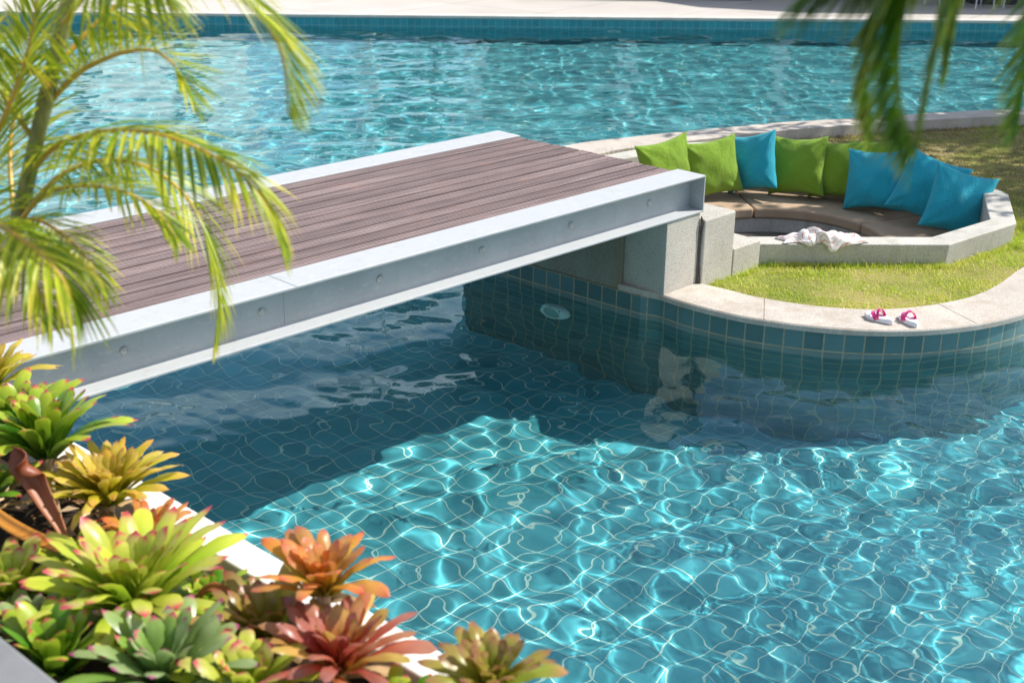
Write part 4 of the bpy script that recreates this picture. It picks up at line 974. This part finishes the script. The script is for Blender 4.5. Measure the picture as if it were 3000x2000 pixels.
# ---------------------------------------------------------------- broadleaf trees (out of the picture: shade and reflections)
m_bark = M('tree_bark'); m_bark.col(m_bark.ramp(m_bark.noise(8, 4), [(.3, (.08, .06, .04)), (.7, (.20, .16, .12))])).set(Roughness=.9)
m_crown = leaf_mat('tree_leaf', [(0, (.05, .11, .02)), (1, (.08, .16, .03))], trans=.3, rough=.5, var=.35)
def tree(x, y, h, rx, ry, rz, nl, ls, lab, seed, clumps=26, zb=.2):
    r = np.random.default_rng(seed); e = empty('broadleaf_tree', (x, y, zb), lab, 'tree')
    mb = MB(); top = Vector((x+.2, y, h-rz*.4)); mb.tube([(x, y, zb-.1), (x+.05, y+.05, h*.3), (x-.03, y, h*.55), top], [.17, .14, .11, .05], 10)
    cc = []
    while len(cc) < clumps:
        d = r.normal(size=3); d /= np.linalg.norm(d); q = r.uniform(.35, 1)**.5; cc.append(np.array([x, y, h])+d*q*np.array([rx, ry, rz]))
    for c in cc[:14]: mb.tube([(x, y, h*.55), ((x+c[0])/2, (y+c[1])/2, (h*.5+c[2])/2+.1), tuple(c)], [.06, .035, .012], 6)
    mb.build('trunk', m_bark, e, smooth=True)
    k = r.integers(0, clumps, nl); C_ = np.array(cc)[k]; off = r.normal(size=(nl, 3))*np.array([rx, ry, rz])*.17
    c = C_+off; a = r.normal(size=(nl, 3)); a /= np.linalg.norm(a, axis=1)[:, None]; b = np.cross(a, r.normal(size=(nl, 3))); b /= np.linalg.norm(b, axis=1)[:, None]
    s_ = ls*r.uniform(.6, 1.3, nl)[:, None]
    V = np.stack([c-a*s_, c+b*s_*.45, c+a*s_, c-b*s_*.45], 1).reshape(-1, 3)
    me = bpy.data.meshes.new('crown'); me.from_pydata(V.tolist(), [], np.arange(nl*4).reshape(-1, 4).tolist())
    link('crown', me, m_crown, e)
TREES = [
 (10.8, 16.2, 6.3, 3.6, 2.6, 1.3, 5200, .12, 'broad leafy tree at the right that shades the seating pit', 61, 30),
 (14.2, 18.4, 7.2, 3.0, 2.2, 1.5, 5000, .13, 'leafy tree behind the lawn shading its far right corner', 62, 20),
]
for a in TREES: tree(*a)
for k, (x, y, h, lab) in enumerate([(-3.0, 49, 8.5, 'dark green tree behind the gap beside the white pillar'), (9.5, 50, 10.5, 'tall green tree behind the pavilion'), (20, 49, 9.5, 'round green tree far right behind the pavilion')]):
    tree(x, y, h, 4.5, 3, 3.2, 5000, .32, lab, 70+k, 26)

# ---------------------------------------------------------------- grass
def blades(xy, hgt, wid, zb, lean, r):
    n = len(xy); az = r.uniform(0, 2*PI, n); la = lean*r.uniform(.2, 1.6, n)
    d = np.stack([np.cos(az), np.sin(az)], 1); s_ = np.stack([-d[:, 1], d[:, 0]], 1)
    V = np.zeros((n, 5, 3)); b = xy
    for j, (f, w_) in enumerate(((0, 1), (.55, .8))):
        cx = b + d*(la*hgt*f*f)[:, None]; z = zb+hgt*f*(1-.25*la*f)
        V[:, 2*j, :2] = cx-s_*(wid*w_)[:, None]; V[:, 2*j+1, :2] = cx+s_*(wid*w_)[:, None]; V[:, 2*j, 2] = z; V[:, 2*j+1, 2] = z
    V[:, 4, :2] = b+d*(la*hgt)[:, None]; V[:, 4, 2] = zb+hgt*(1-.35*la)
    return V
r = np.random.default_rng(77)
def sample(n, x0, x1, y0, y1):
    p = np.stack([r.uniform(x0, x1, n), r.uniform(y0, y1, n)], 1)
    ok = inside(p[:, 0], p[:, 1], lawn_poly) & ~inside(p[:, 0], p[:, 1], [tuple(PC+(np.array(q)-PC)*.97) for q in pit_outer]+[(.9, 12.5), (1.5, 11.2)])
    d = p-np.array([BO.x, BO.y]); u = d@np.array([BU.x, BU.y]); v = d@np.array([BN.x, BN.y])
    return p[ok & ~((u < .845) & (v > -.03))]
V = []
p = sample(90000, 1.3, 6.2, 9.5, 12.4); n = len(p); tall = r.uniform(0, 1, n) < .05
V.append(blades(p, r.uniform(.018, .048, n)*(1+tall*.9)*(.75+.5*np.clip(np.sin(p[:,0]*4.1+np.sin(p[:,1]*5))*np.cos(p[:,1]*6.3+p[:,0]*2),-.6,1)), r.uniform(.0012, .0027, n), LAWN-.002, .9, r))
p = sample(90000, 1.0, 9.5, 12.4, 17.5); n = len(p); V.append(blades(p, r.uniform(.02, .045, n), r.uniform(.002, .004, n), LAWN-.002, .9, r))
# longer grass against the parapet, the steps and the far coping
def along(pts, n, h0, h1, spread, w_=.0020, lean=.5):
    P_ = np.array(catmull(pts, 6)); i = r.integers(0, len(P_)-1, n); t = r.uniform(0, 1, n)[:, None]
    q = P_[i]*(1-t)+P_[i+1]*t + r.normal(size=(n, 2))*spread
    V.append(blades(q, r.uniform(h0, h1, n), r.uniform(.6, 1.3, n)*w_, LAWN-.004, lean, r))
fr = [(2.22, 10.79), (3.0, 10.80), (3.85, 10.82)]; along(fr, 1500, .03, .075, .022); along(fr, 90, .08, .14, .03)
along([(3.88, 10.83), (4.72, 11.55), (5.04, 12.60), (4.85, 13.6)], 1500, .03, .07, .025)
along([tuple(b2w(.45, -.06))[:2], tuple(b2w(.86, -.07))[:2], tuple(b2w(.9, .3))[:2], (2.1, 10.66)], 260, .03, .09, .02, .0017, .8)
along([tuple(b2w(.05, -.06))[:2], tuple(b2w(.45, -.07))[:2]], 30, .03, .09, .02, .0017, .8)
along([tuple(b2w(.5, -.08))[:2], tuple(b2w(.8, -.09))[:2]], 14, .12, .22, .02, .0016, .9)
along([(1.05, 14.42), (1.5, 14.80)], 260, .08, .26, .04, .0025, .6)
along(near_in[1:12], 1400, .02, .04, .012, .0018, .9)
along(far_in[3:10], 1500, .04, .10, .04, .0025, .7)
V = np.concatenate(V); n = len(V); base = (np.arange(n)*5)[:, None]
quads = (base+np.array([0, 1, 3, 2])); tris = base+np.array([2, 3, 4])
me = bpy.data.meshes.new('lawn_grass'); me.vertices.add(n*5); me.vertices.foreach_set('co', V.reshape(-1).astype(np.float32))
idx = np.concatenate([quads, tris], 1).reshape(-1).astype(np.int32); me.loops.add(len(idx)); me.loops.foreach_set('vertex_index', idx)
me.polygons.add(2*n); ls_ = np.stack([np.arange(n)*7, np.arange(n)*7+4], 1).reshape(-1).astype(np.int32); me.polygons.foreach_set('loop_start', ls_)
me.update(calc_edges=True)
m_grass = M('grass_blade'); ri = m_grass.n('NewGeometry').outputs['Random Per Island']
c1 = m_grass.ramp(ri, [(0, (.46, .55, .03)), (.45, (.64, .68, .05)), (.7, (.80, .74, .16)), (.88, (.85, .74, .38)), (1, (.36, .46, .03))])
c2 = m_grass.ramp(ri, [(0, (.28, .46, .02)), (.5, (.46, .62, .03)), (1, (.64, .68, .07))])
c3 = m_grass.ramp(ri, [(0, (.24, .20, .06)), (.5, (.36, .26, .12)), (1, (.20, .22, .04))])
pat = m_grass.ramp(m_grass.noise(1.9, 4, .6), [(.40, (0, 0, 0)), (.60, (1, 1, 1))])
cc = m_grass.mix(c2, c1, pat)
gp = m_grass.n('SeparateXYZ'); m_grass.l(m_grass.n('TexCoord').outputs['Object'], gp.inputs[0])
dry = m_grass.math('MULTIPLY', m_grass.ramp(m_grass.noise(1.1, 4, .65), [(.34, (.25, .25, .25)), (.50, (1, 1, 1))]), m_grass.ramp(m_grass.math('DIVIDE', gp.outputs[1], 20.0), [(.62, (0, 0, 0)), (.68, (1, 1, 1))]))
cc = m_grass.mix(cc, c3, dry)
m_grass.col(cc); m_grass.set(Roughness=.5)
tr = m_grass.n('BsdfTranslucent'); m_grass.l(cc, tr.inputs['Color']); ms = m_grass.n('MixShader'); ms.inputs[0].default_value = .4
m_grass.l(m_grass.b.outputs[0], ms.inputs[1]); m_grass.l(tr.outputs[0], ms.inputs[2]); m_grass.l(ms.outputs[0], m_grass.o.inputs['Surface'])
tag(link('lawn_grass', me, m_grass), 'short yellow green grass covering the island lawn', 'grass', kind='stuff')
